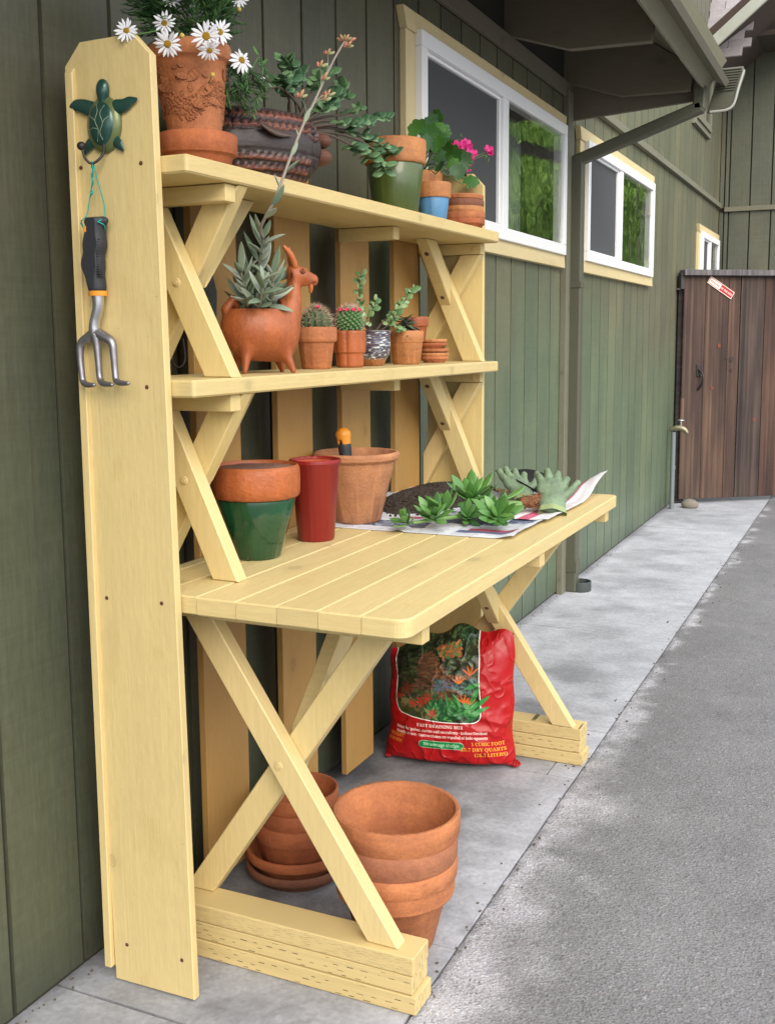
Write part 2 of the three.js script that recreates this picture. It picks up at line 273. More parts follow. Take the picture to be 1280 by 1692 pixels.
{
  const g = new THREE.PlaneGeometry(240, 240); g.rotateX(-Math.PI / 2); g.translate(0, -.06, 0);
  tag(mesh('ground', metricUV(g, 'x'), mat(lin(.16, .16, .15), { roughness: .95 }), null, true), 'bare grey ground around the house and driveway', null, null, 'structure');
  const path = thing('concrete_path', 'pale grey concrete strip along the foot of the green house wall'); path.userData.kind = 'structure';
  const slab = (x0, x1, u0, u1, tone = 1) => {
    const s = new THREE.BoxGeometry(x1 - x0, .06, u1 - u0, Math.max(2, Math.round((x1 - x0) / .02)), 1, Math.max(2, Math.round((u1 - u0) / .02)));
    s.translate((x0 + x1) / 2, -.03, -(u0 + u1) / 2); metricUV(s, 'x', [0, 0]);
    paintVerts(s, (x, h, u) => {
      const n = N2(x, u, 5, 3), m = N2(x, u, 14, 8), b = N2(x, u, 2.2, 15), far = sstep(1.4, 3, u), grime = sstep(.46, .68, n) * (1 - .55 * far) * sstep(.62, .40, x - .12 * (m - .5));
      let w = .47 + .10 * far + mix(.26, .16, far) * (m - .5) + mix(.12, .07, far) * (b - .5); w *= 1 - .46 * grime; w *= 1 - .34 * sstep(.52, .30, x + .10 * (n - .5)) * sstep(.1, .3, u) * sstep(1.9, 1.4, u); w *= 1 - .35 * sstep(.05, .0, x) ;  // besides grime, concrete under the bench darkened to stand for its shade
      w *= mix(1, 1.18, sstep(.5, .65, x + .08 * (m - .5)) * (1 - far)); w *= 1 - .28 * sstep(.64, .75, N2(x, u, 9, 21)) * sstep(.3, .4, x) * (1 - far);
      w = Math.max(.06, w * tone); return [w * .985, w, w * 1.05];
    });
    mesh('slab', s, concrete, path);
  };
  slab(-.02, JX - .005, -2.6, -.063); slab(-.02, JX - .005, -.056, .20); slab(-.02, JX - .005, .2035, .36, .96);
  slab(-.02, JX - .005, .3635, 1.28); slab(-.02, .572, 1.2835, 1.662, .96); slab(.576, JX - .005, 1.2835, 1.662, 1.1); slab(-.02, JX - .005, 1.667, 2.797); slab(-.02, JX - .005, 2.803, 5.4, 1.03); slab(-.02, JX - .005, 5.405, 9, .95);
  const seam = box(JX - .03, JX + .02, -.05, -.009, -2.6, 9, 0); mesh('joint_filler', seam, mat(lin(.07, .065, .06), { roughness: 1, bumpMap: concBump, bumpScale: .01 }), path);
  const a = new THREE.PlaneGeometry(2.6, 11, 130, 550); a.rotateX(-Math.PI / 2); a.translate(JX + .001 + 1.3, -.003, -4);
  { const P = a.attributes.position; for (let i = 0; i < P.count; i++) { const x = P.getX(i), u = -P.getZ(i); P.setY(i, -.003 + .004 * (N2(x, u, 6, 5) - .5) * sstep(0, .2, x - JX)); if (x < JX + .004) P.setX(i, JX + .004 * (N2(x, u, 60, 2) - .5)); } }
  a.computeVertexNormals(); metricUV(a, 'x', [0, 0]);
  const aspCol = (x, h, u) => {
    const n = N2(x, u, 7, 3), m = N2(x, u, 22, 8), b = N2(x, u, 1.7, 12), e = x - JX - .20 * (n - .5) - .09 * (m - .5) + .02, reach = mix(.20, .05, sstep(.9, 2.6, u));
    const pale = sstep(reach, reach * .1, e); let w = .315 + .09 * (b - .5) + .09 * (n - .5); w = mix(w, .72 + .28 * (m - .5), pale * .95);
    w *= 1 - .5 * sstep(.012, .0, x - JX) * (m > .45 ? 1 : .2);
    return [w * 1.02, w, w * (1.01 + .03 * pale)];
  };
  paintVerts(a, aspCol);
  tag(mesh('asphalt_driveway', a, asphalt, null, true), 'worn grey speckled asphalt driveway with a pale dusty edge', null, null, 'structure');
  const a2 = new THREE.PlaneGeometry(16, 40, 40, 80); a2.rotateX(-Math.PI / 2); a2.translate(JX + 2.6 + 8, -.003, -8); metricUV(a2, 'x', [0, 0]); paintVerts(a2, (x, h, u) => { const w = .315 + .07 * (N2(x, u, 1.7, 12) - .5); return [w * 1.02, w, w * 1.01]; });
  tag(mesh('asphalt_road', a2, asphalt, null, true), 'open asphalt yard beyond the driveway', null, null, 'structure');
}

// ---------------------------------------------------------------- the house
const house = thing('house', 'olive green board-sided house with cream trimmed white windows and overhanging eave', 'house', null);
const subtract = (rects, o) => rects.flatMap((r) => {
  if (o[0] >= r[1] || o[1] <= r[0] || o[2] >= r[3] || o[3] <= r[2]) return [r];
  const out = [], u0 = Math.max(r[0], o[0]), u1 = Math.min(r[1], o[1]);
  if (r[0] < o[0]) out.push([r[0], o[0], r[2], r[3]]); if (r[1] > o[1]) out.push([o[1], r[1], r[2], r[3]]);
  if (r[2] < o[2]) out.push([u0, u1, r[2], o[2]]); if (r[3] > o[3]) out.push([u0, u1, o[3], r[3]]); return out;
});
const openings = [[1.64, 3.30, 1.62, 2.18], [3.71, 5.34, 1.62, 2.18], [7.36, 8.24, 1.60, 2.06], [6.95, 7.60, 2.88, 3.5]];
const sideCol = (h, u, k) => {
  const n = N2(u * .7 + 3, h, 3, 7), t = sstep(1.55, .85, h + .5 * (n - .5) + .12 * Math.sin(u * 1.3)) * mix(.30, .85, sstep(.6, 2.4, u)) + .12 * n, w = (.99 + .24 * (N2(u, h, 9, 5) - .5) + k) * (.88 + .12 * sstep(.2, 1.2, u) + .40 * sstep(1.5, 2.9, u));  // boards darker by the bench, paler beyond: the fall of light put into colour
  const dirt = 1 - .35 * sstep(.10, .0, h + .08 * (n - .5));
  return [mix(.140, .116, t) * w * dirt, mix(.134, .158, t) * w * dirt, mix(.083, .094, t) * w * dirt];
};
{
  const wall = group('wall', house);
  const back = []; let rects = [[-2.6, 8.45, 0, 4.2]]; openings.forEach((o) => rects = subtract(rects, o));
  rects.forEach((r) => back.push(box(-.12, -.008, r[2], r[3], r[0], r[1], 0, 'y')));
  mesh('wall_core', mergeGeometries(back), mat(lin(.03, .028, .02), { roughness: .95 }), wall);
  for (let k = -13; k < 45; k++) {
    const u0 = .011 + .1885 * k + .0055, u1 = .011 + .1885 * (k + 1) - .0055; let rs = u1 > 3.54 ? [[u0, u1, .012, 2.36], [u0, u1, 2.362, 4.2]] : [[u0, u1, .012, 2.332]];
    openings.forEach((o) => rs = rs.flatMap((r) => subtract([r], o)));
    const kk = rr(-.045, .045);
    rs.forEach((r) => {
      const g = new THREE.BoxGeometry(.014, r[3] - r[2], r[1] - r[0], 1, Math.max(1, Math.round((r[3] - r[2]) / .12)), 1); g.translate(-.007, (r[2] + r[3]) / 2, -(r[0] + r[1]) / 2);
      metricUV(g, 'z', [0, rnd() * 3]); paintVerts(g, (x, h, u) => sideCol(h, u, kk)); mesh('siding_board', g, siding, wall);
    });
  }
  // near seam battens left of the bench
  // frieze under the eave and the belly band beyond it
  mesh('frieze_board', box(0, .02, 2.334, 2.40, -2.6, 3.50, .003, 'z'), oliveDark, wall);
  mesh('belly_band', box(0, .03, 2.36, 2.40, 3.56, 8.43, .003, 'z'), oliveTrim, wall);
  mesh('corner_board', box(0, .03, 0, 2.36, 3.375, 3.455, .003, 'y'), oliveTrim, wall);
  // wing that closes the yard behind the gate
  const wing = group('wing_wall', house);
  mesh('wall_core', box(0, .67, 0, 4.6, 8.47, 8.6, 0, 'y'), mat(lin(.03, .028, .02), { roughness: .95 }), wing);
  const xs = [.0, .045, .085, .262, .44, .63, .665];
  for (let i = 0; i + 1 < xs.length; i++) for (const [h0, h1] of [[.01, 2.33], [2.37, 4.5]]) {
    const g = new THREE.BoxGeometry(xs[i + 1] - xs[i] - .012, h1 - h0, .016, 1, 12, 1); g.translate((xs[i] + xs[i + 1]) / 2, (h0 + h1) / 2, -8.462); metricUV(g, 'x', [0, rnd()]);
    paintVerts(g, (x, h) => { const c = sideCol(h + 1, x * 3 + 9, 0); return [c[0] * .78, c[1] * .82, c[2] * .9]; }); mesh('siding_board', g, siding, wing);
  }
  mesh('belly_band', box(.05, .66, 2.332, 2.372, 8.425, 8.453, .003), oliveTrim, wing);

  // eave: deck, shaped rafter tails, fascia, end board
  const roof = group('roof', house), sl = Math.tan(.595);
  const deckH = (x) => 2.402 + (.60 - x) * sl;
  mesh('roof_deck', extXH([[-.6, deckH(-.6)], [.70, deckH(.70)], [.715, deckH(.70) + .022], [-.6, deckH(-.6) + .03]], -2.6, 3.53, .001, 'z'), oliveDark, roof);
  for (const uc of [-1.85, -.96, -.07, .81, 1.70, 2.585, 3.455]) mesh('rafter', extXH([[-.1, 2.44], [0, 2.402], [.25, 2.322], [.56, 2.316], [.566, 2.378], [.5, deckH(.5) - .004], [-.1, deckH(-.1) - .004]], uc - .02, uc + .02, .002), oliveDark, roof);
  mesh('fascia', extXH([[.598, 2.333], [.614, 2.322], [.70, 2.448], [.684, 2.459]], -2.6, 3.53, .002, 'z'), mat(lin(.30, .285, .20), { map: woodMap, roughness: .6 }), roof);  // olive paint made paler here, the sky light on its face put in
  mesh('end_board', extXH([[.0, 2.246], [.60, 2.286], [.604, 2.335], [.55, deckH(.55) - .005], [-.05, deckH(-.05) - .005], [-.05, 2.243]], 3.502, 3.529, .002), oliveDark, roof);
  // gutter end hanging beyond the fascia: a folded sheet with pressed ribs
  const gu = group('gutter_end', house);
  mesh('gutter_sheet', extXH([[.618, 2.238], [.715, 2.245], [.731, 2.262], [.772, 2.40], [.766, 2.424], [.668, 2.424], [.66, 2.40]], 3.552, 3.60, .006), metalOlive, gu);
  for (let k = 0; k < 9; k++) { const h = 2.415 - .011 * k, x0 = .668 - .003 * k, x1 = .762 - .0035 * k; mesh('rib', box(x0, x1, h - .003, h + .0015, 3.545, 3.553, .001), metalOlive, gu); }
  mesh('gutter_lip', tube([V(.772, 2.405, 3.548), V(.750, 2.33, 3.547), V(.731, 2.262, 3.548), V(.71, 2.244, 3.548), V(.63, 2.238, 3.548)], .006, 20, 6), mat(lin(.42, .42, .38), { roughness: .45 }), gu);
  // downspout
  const ds = group('downspout', house);
  const elbow = (p, q, w, d) => { const dir = q.clone().sub(p), g = new RoundedBoxGeometry(w, dir.length(), d, 2, .009); g.translate(0, dir.length() / 2, 0); g.applyMatrix4(frameTo(p, dir, new THREE.Vector3(0, 0, 1))); return metricUV(g, 'y'); };
  mesh('pipe', elbow(V(.597, 2.232, 3.47), V(.597, 2.36, 3.47), .052, .06), metalOlive, ds);
  mesh('pipe', elbow(V(.612, 2.250, 3.47), V(.035, 2.052, 3.47), .052, .06), metalOlive, ds);
  mesh('pipe', elbow(V(.052, .0, 3.47), V(.052, 2.078, 3.47), .056, .062), metalOlive, ds);
  mesh('strap', box(.02, .083, .10, .16, 3.434, 3.506, .002, 'y'), metalOlive, ds);
  mesh('strap', box(.02, .083, 1.47, 1.50, 3.434, 3.506, .002, 'y'), metalOlive, ds);
  const ring = lathe([[.052, .0], [.056, .0], [.056, .048], [.050, .048], [.050, .004], [.0, .004]], .002, 32); ring.translate(.085, 0, -3.50); mesh('drain_ring', ring, mat(lin(.05, .06, .055), { roughness: .6 }), ds);

  // upper roof and rake seen above the eave
  const up = group('upper_roof', house);
  const shM = mat(lin(.46, .42, .42), { map: concMap, roughness: .9 });
  for (let r = 0; r < 9; r++) for (let c = 0; c < 4; c++) { const g = new THREE.BoxGeometry(.17, .085, .012); g.rotateX(-.55); g.translate(-.32 + c * .175 + (r % 2) * .06, 3.42 + r * .072, -7.35 - r * .045); g.rotateZ(0); mesh('shingle', metricUV(g), shM, up); }
  mesh('roof_core', extUH([[-7.36, 3.36], [-7.36, 3.40], [-7.78, 4.1], [-7.9, 4.1], [-7.9, 3.36]].map(([z, h]) => [z, h]), -.38, .4, .002), oliveDark, up);
  const rk = (p, q, w, d) => elbow(p, q, w, d);
  mesh('rake_board', rk(V(-.02, 3.30, 7.0), V(.75, 3.935, 7.0), .085, .03), mat(lin(.42, .43, .37), { map: woodMap, roughness: .7 }), up);
  mesh('soffit', extXH([[.06, 3.44], [.75, 3.998], [.75, 4.058], [.0, 3.46]], 7.03, 8.45, .001, 'z'), mat(lin(.06, .04, .03), { roughness: .9 }), up);
  mesh('soffit', box(.03, .75, 3.66, 3.70, 7.9, 8.45, .001), mat(lin(.06, .045, .035), { roughness: .9 }), up);

  // room behind the windows: a closed dark box
  const room = group('room', house), dim = mat(lin(.16, .15, .14), { roughness: .9 });
  mesh('room_wall', box(-2.6, -2.5, .0, 2.7, 1.0, 6.2, 0), dim, room); mesh('room_wall', box(-2.5, -.13, 0, 2.7, .9, 1.0, 0), dim, room); mesh('room_wall', box(-2.5, -.13, 0, 2.7, 6.2, 6.3, 0), dim, room); mesh('room_wall', box(-2.5, -.13, 0, 2.7, 3.48, 3.56, 0), dim, room);
  mesh('room_floor', box(-2.5, -.13, -.1, 0, 1.0, 6.2, 0), dim, room); mesh('room_ceiling', box(-2.5, -.13, 2.6, 2.7, 1.0, 6.2, 0), dim, room);
  mesh('room_wall', box(-1.5, -1.4, 1.2, 3.6, 6.4, 8.4, 0), dim, room); mesh('room_wall', box(-1.4, -.13, 3.55, 3.6, 6.4, 8.4, 0), dim, room); mesh('room_wall', box(-1.4, -.13, 1.2, 1.25, 6.4, 8.4, 0), dim, room); mesh('room_wall', box(-1.4, -.13, 1.2, 3.6, 6.3, 6.4, 0), dim, room); mesh('room_wall', box(-1.4, -.13, 1.2, 3.6, 8.4, 8.5, 0), dim, room);
  // slatted blind hanging at the far side of the first window
  const cur = [];
  for (let k = 0; k < 9; k++) cur.push(box(-.16, -.15, 1.60, 2.2, 2.98 + k * .028, 2.998 + k * .028, .001, 'y'));
  mesh('blind', mergeGeometries(cur), mat(lin(.30, .34, .32), { roughness: .8 }), room);

  // windows: cream trim with horned head, white sash frames, screen on the near light, glass
  function windowAt(label, u0, u1, h0, h1, f0, f1, fh0, fh1, meet) {
    const w = group('window', house);
    const head = extUH([[-u0 + .03, h1 - .056], [-u0 + .044, h1 + .003], [-u1 - .012, h1 + .003], [-u1 - .012, h1 - .056]].map(([z, h]) => [-z * -1, h]).reverse(), 0, .028, .002, 'z');
    const g = extUH([[u0 - .0, h1 - .056], [u0 - .028, h1 + .004], [u1 + .014, h1 + .004], [u1 + .002, h1 - .056]], .0, .028, .002, 'z'); head.dispose();
    mesh('window_trim', g, trimPaint, w);
    mesh('window_trim', extUH([[u0 - .012, h0], [u0, h0 + .056], [u1, h0 + .056], [u1 + .016, h0]], 0, .03, .002, 'z'), trimPaint, w);
    mesh('window_trim', box(0, .022, h0 + .057, h1 - .057, u0, f0 - .001, .002, 'y'), trimPaint, w);
    mesh('window_trim', box(0, .022, h0 + .057, h1 - .057, f1 + .001, u1, .002, 'y'), trimPaint, w);
    const b = .047, fr = (a, bq, c, d, x0 = -.008, x1 = .045) => box(x0, x1, c, d, a, bq, .003, 'y');
    const fm = mergeGeometries([fr(f0, f1, fh1 - b, fh1), fr(f0, f1, fh0, fh0 + b), fr(f0, f0 + b, fh0 + b + .0005, fh1 - b - .0005), fr(f1 - b, f1, fh0 + b + .0005, fh1 - b - .0005), fr(meet + .005, meet + .068, fh0 + b + .0005, fh1 - b - .0005, -.008, .040)]);
    mesh('window_frame', fm, white, w);
    const i0 = f0 + b + .001, i1 = meet + .003, j0 = fh0 + b + .001, j1 = fh1 - b - .001, s = .012;
    mesh('window_sash', mergeGeometries([fr(i0, i1, j1 - s, j1, -.006, .030), fr(i0, i1, j0, j0 + s, -.006, .030), fr(i0, i0 + s, j0 + s + .0005, j1 - s - .0005, -.006, .030), fr(i1 - s * 1.6, i1, j0 + s + .0005, j1 - s - .0005, -.006, .030)]), white, w);
    mesh('insect_screen', box(.016, .018, j0 + s, j1 - s, i0 + s, i1 - s, 0), screenM, w);
    mesh('glass_pane', box(.032, .036, j0, j1, meet + .066, f1 - b + .001, 0), glass, w);
    if (label) w.userData.label = label;
    return w;
  }
  windowAt('first wide window, its right pane reflecting green trees', 1.56, 3.335, 1.556, 2.232, 1.633, 3.312, 1.612, 2.188, 2.425);
  windowAt('second wide window beyond the downspout', 3.615, 5.39, 1.556, 2.235, 3.70, 5.35, 1.612, 2.188, 4.41);
  windowAt('small narrow window above the wooden gate', 7.26, 8.33, 1.55, 2.118, 7.34, 8.28, 1.60, 2.07, 7.75);
  windowAt('small dark window high under the roof', 6.90, 7.64, 2.83, 3.55, 6.94, 7.61, 2.87, 3.5, 7.25).traverse((o) => { if (o.material === trimPaint || o.material === white) o.material = oliveTrim; });
}

{ // grit, twigs and leaf scraps gathered along the slab edge and the wall foot
  const bits = [], ico = new THREE.DodecahedronGeometry(1, 0);
  for (let i = 0; i < 420; i++) { const along = rnd(), u = mix(-.3, 5.5, along * along), x = i % 3 ? JX + rr(-.06, .12) * rnd() : rr(.004, .03), z = rr(.0008, .0032); const g = ico.clone(); g.applyMatrix4(frameTo(V(x, z * .5, u), new THREE.Vector3(rr(-1, 1), 1, rr(-1, 1)), undefined, new THREE.Vector3(z * rr(.8, 1.6), z * .7, z))); bits.push(g); }
  const lf = leafGeo(.016, .006, .0006, { rings: 4, sides: 4, bend: .6 }); for (let i = 0; i < 26; i++) { const g = lf.clone(); g.applyMatrix4(frameTo(V(i % 2 ? rr(.01, .06) : JX + rr(-.12, .5), .002, rr(.2, 5)), new THREE.Vector3(rr(-1, 1), .05, rr(-1, 1)), new THREE.Vector3(0, 1, 0), rr(.5, 1.2))); bits.push(g.toNonIndexed()); }
  bits.forEach((g) => { g.deleteAttribute('uv'); });
  tag(mesh('grit', mergeGeometries(bits), mat(lin(.10, .075, .05), { roughness: 1 }), null, true), 'loose grit and leaf scraps along the edge of the concrete', null, null, 'stuff');
}
// ---------------------------------------------------------------- gate, sign, stone, tap
{
  const gate = thing('wooden_gate', 'weathered brown wooden plank gate with black latch beside the house', 'gate', V(.085, 0, 6.48)); gate.rotation.y = Math.atan2(.443, .613);
  const gMap = tex(512, 1024, (u, v) => { const st = fbm(u, v, 34, 2, 5, 3), b = fbm(u, v, 3, 3, 4, 17), c = Math.sin(40 * (u + .12 * fbm(u, v, 3, 2, 3, 5))) * .06, w = .66 + .5 * (st - .5) + .42 * (b - .5) + c; return [w, w * (.97 + .06 * (b - .5)), w * (.96 - .1 * (b - .5))]; }, true, 2, .6);
  const gB = tex(256, 512, (u, v) => fbm(u, v, 40, 3, 5, 3), false, 2, .6);
  const tones = [[.19, .122, .09], [.225, .138, .095], [.20, .12, .085], [.15, .107, .088], [.21, .12, .082], [.18, .114, .088], [.22, .14, .11], [.16, .12, .115], [.21, .14, .11], [.2, .13, .1]].map(([r, g, b]) => mat(lin(r, g, b), { map: gMap, bumpMap: gB, bumpScale: .003, roughness: .85 }));
  const ss = [-.045, .128, .312, .408, .604, .80, .99, 1.18];
  for (let i = 0; i + 1 < ss.length; i++) { const g = new RoundedBoxGeometry(ss[i + 1] - ss[i] - (i === 1 ? .001 : .005), 1.64, .02, 1, .002); g.translate((ss[i] + ss[i + 1]) / 2, .855, -.0 + (i % 3) * -.0015); mesh('plank', metricUV(g, 'x', [rnd() * 5, rnd() * 5]), tones[i], gate); }
  const cap = new RoundedBoxGeometry(1.29, .042, .09, 1, .004); cap.translate(.58, 1.698, .012); mesh('cap_rail', metricUV(cap), mat(lin(.30, .29, .30), { map: gMap, roughness: .85 }), gate);
  const post = new RoundedBoxGeometry(.085, 1.68, .085, 1, .004); post.translate(-.03, .84, -.06); mesh('post', metricUV(post, 'y'), mat(lin(.05, .042, .04), { map: gMap, roughness: .9 }), gate);  // post colour darkened to carry the shadow between gate and wall
  const end = new RoundedBoxGeometry(.03, .12, .05, 1, .003); end.translate(-.062, 1.64, .0); mesh('bracket', metricUV(end), mat(lin(.05, .045, .045), { roughness: .8 }), gate);
  const bolt = new RoundedBoxGeometry(.07, .014, .014, 1, .002); bolt.translate(-.11, 1.58, .01); mesh('hinge', bolt, iron, gate);
  const lt = group('latch', gate); mesh('latch_plate', (() => { const g = new RoundedBoxGeometry(.03, .09, .008, 1, .003); g.translate(.085, .99, .014); return g; })(), iron, lt);
  mesh('latch_thumb', (() => { const g = new THREE.SphereGeometry(.011, 10, 8); g.translate(.105, .955, .03); return g; })(), chrome, lt);
  mesh('latch_grip', tube([new THREE.Vector3(.085, 1.0, .018), new THREE.Vector3(.10, .965, .05), new THREE.Vector3(.098, .90, .052), new THREE.Vector3(.085, .85, .018)], .008, 16, 8), iron, lt);
  for (const [s, h, r] of [[.245, 1.17, .013], [.2, .86, .012], [.35, 1.07, .016], [.31, 1.08, .01], [.35, .99, .01], [.55, .62, .012]]) { const g = new THREE.CylinderGeometry(r, r, .004, 12); g.rotateX(Math.PI / 2); g.scale(1, 1.25, 1); g.translate(s, h, .0105); mesh('knot', g, mat(r > .0115 && r < .0135 ? lin(.17, .05, .03) : lin(.05, .035, .03), { roughness: .9 }), gate); }
  // sticker-like sign
  const cv = document.createElement('canvas'); cv.width = 512; cv.height = 128; const x = cv.getContext('2d');
  x.fillStyle = '#f3ead8'; x.fillRect(0, 0, 512, 128); x.fillStyle = '#b3202a'; x.fillRect(10, 10, 492, 108); x.fillStyle = '#f6efdf'; x.fillRect(20, 20, 225, 88);
  x.textAlign = 'center'; x.textBaseline = 'middle'; x.fillStyle = '#b3202a'; x.font = 'bold 46px sans-serif'; x.fillText('BEWARE', 132, 66); x.fillStyle = '#f6efdf'; x.font = 'bold 42px sans-serif'; x.fillText('OF THE DOG', 374, 66, 236);
  const t = new THREE.CanvasTexture(cv); t.colorSpace = THREE.SRGBColorSpace;
  const sg = new THREE.BoxGeometry(.225, .056, .004); const sm = mat(lin(.9, .9, .9), { map: t, roughness: .45 });
  const sign = mesh('warning_sign', sg, sm, null, true); tag(sign, 'small red and white dog warning sign tilted on the wooden gate', 'sign');
  const n = new THREE.Vector3(.1 + .145, 0, 0); sign.position.copy(V(.085, 0, 6.48)).add(new THREE.Vector3(.242, 1.592, .0155).applyAxisAngle(new THREE.Vector3(0, 1, 0), gate.rotation.y)); sign.rotation.set(0, gate.rotation.y, -.56, 'YXZ');

  const st = new THREE.IcosahedronGeometry(.05, 4); { const P = st.attributes.position; for (let i = 0; i < P.count; i++) { const p = new THREE.Vector3().fromBufferAttribute(P, i), f = 1 + .16 * (fbm(.5 + p.x * 4, .5 + p.y * 4, 8, 8, 3, 5) - .5); P.setXYZ(i, p.x * f * 1.25, Math.max(p.y * f * .78, -.026), p.z * f); } } const sg2 = mergeVertices(st); sg2.computeVertexNormals();
  const stone = mesh('stone', metricUV(sg2), mat(lin(.33, .29, .22), { map: concMap, roughness: .9 }), null, true); stone.position.copy(V(.165, .026, 6.30)); tag(stone, 'rounded tan stone on the concrete at the foot of the gate', 'stone');

  const tap = thing('water_pipe', 'grey standpipe with brass tap against the green wall by the gate', 'pipe', V(.05, 0, 6.2));
  const gal = mat(lin(.19, .22, .22), { roughness: .5, metalness: .3 }), brass = mat(lin(.30, .27, .18), { metalness: .8, roughness: .45 });
  mesh('pipe', tube([new THREE.Vector3(0, 0, 0), new THREE.Vector3(0, .3, 0), new THREE.Vector3(0, .56, 0)], .017, 8, 14), gal, tap);
  mesh('coupling', (() => { const g = new THREE.CylinderGeometry(.020, .020, .03, 14); g.translate(0, .30, 0); return g; })(), gal, tap);
  mesh('valve_body', taper([new THREE.Vector3(-.02, .575, 0), new THREE.Vector3(.03, .59, .0), new THREE.Vector3(.075, .58, .0), new THREE.Vector3(.095, .555, 0)], [.016, .022, .02, .014], 14, 10), brass, tap);
  const wh = new THREE.TorusGeometry(.022, .005, 8, 18); wh.rotateX(Math.PI / 2); wh.translate(.05, .645, 0); mesh('hand_wheel', wh, chrome, tap);
  mesh('valve_stem', tube([new THREE.Vector3(.05, .59, 0), new THREE.Vector3(.05, .62, 0), new THREE.Vector3(.05, .65, 0)], .006, 4, 8), chrome, tap);
  mesh('pipe', tube([new THREE.Vector3(.045, .60, -.03), new THREE.Vector3(.05, .70, -.03), new THREE.Vector3(.05, .80, -.03)], .014, 8, 10), mat(lin(.15, .08, .055), { roughness: .7 }), tap);
}

// ---------------------------------------------------------------- trees across the yard, seen in the panes
{
  const lg = new THREE.BufferGeometry(); lg.setAttribute('position', new THREE.Float32BufferAttribute([-.5, 0, 0, .5, 0, 0, 0, .9, .12, 0, -.9, .12], 3)); lg.setIndex([0, 1, 2, 1, 0, 3]); lg.computeVertexNormals();
  const lm = mat(lin(1, 1, 1), { roughness: .7, side: THREE.DoubleSide });
  function tree(x, u, hh, r, label, tone) {
    const t = thing('garden_tree', label, 'tree', V(x, 0, u), 'trees across the yard');
    mesh('trunk', taper([new THREE.Vector3(0, 0, 0), new THREE.Vector3(.1, hh * .3, .05), new THREE.Vector3(0, hh * .62, 0)], [.22, .16, .08], 10, 8), mat(lin(.07, .05, .035), { roughness: .95 }), t);
    const n = 15000, im = new THREE.InstancedMesh(lg, lm, n), c = new THREE.Color(), clumps = [];
    for (let k = 0; k < 64; k++) { const a = rnd() * 6.283, q = Math.sqrt(rnd()) * r, y = hh * .18 + rnd() * hh * .8; clumps.push([Math.cos(a) * q * (1 - .5 * Math.max(0, y / hh - .5)), y, Math.sin(a) * q, rr(.5, .95)]); }
    for (let i = 0; i < n; i++) { const k = clumps[Math.floor(rnd() * clumps.length)], d = new THREE.Vector3(rr(-1, 1), rr(-1, 1), rr(-1, 1)).normalize().multiplyScalar(k[3] * Math.cbrt(rnd())); im.setMatrixAt(i, frameTo(new THREE.Vector3(k[0] + d.x, k[1] + d.y * .7, k[2] + d.z), new THREE.Vector3(rr(-1, 1), rr(-.8, .5), rr(-1, 1)), new THREE.Vector3(rr(-1, 1), 1, rr(-1, 1)), rr(.07, .14))); const b = rr(.6, 1.4) * tone; c.setRGB(.15 * b, .25 * b, .05 * b); im.setColorAt(i, c); }
    im.name = 'crown'; im.userData.kind = 'stuff'; im.castShadow = im.receiveShadow = true; t.add(im);
  }
  [['leafy tree across the yard mirrored in the first window', 4.3, 17.4, 4.9, 1.9, 1.5], ['tall leafy tree mirrored high in the first window', 6.0, 19.5, 6.6, 2.3, 1.6], ['broad tree at the right end of the yard row', 8.2, 20, 6.8, 2.6, 1.2], ['low bushy tree mirrored low in the panes', 5.4, 16.2, 3.4, 1.6, 1.9], ['leafy tree mirrored in the second window', 2.9, 18.6, 5.2, 1.8, 1.5], ['round tree mirrored in the small window', 1.5, 22, 6, 2.2, 1.3], ['dark tree at the back of the yard row', 4.6, 24, 7.4, 3, 1.3], ['slender tree between the mirrored ones', 4.9, 18.2, 5.8, 1.7, 1.7], ['small tree mirrored low in the second window', 3.6, 16.6, 4.2, 1.3, 1.7], ['leafy tree closing the gap in the yard row', 6.9, 17.6, 5.6, 2, 1.6]].forEach(([l, x, u, h, r, t]) => tree(x, u, h, r, l, t));
}
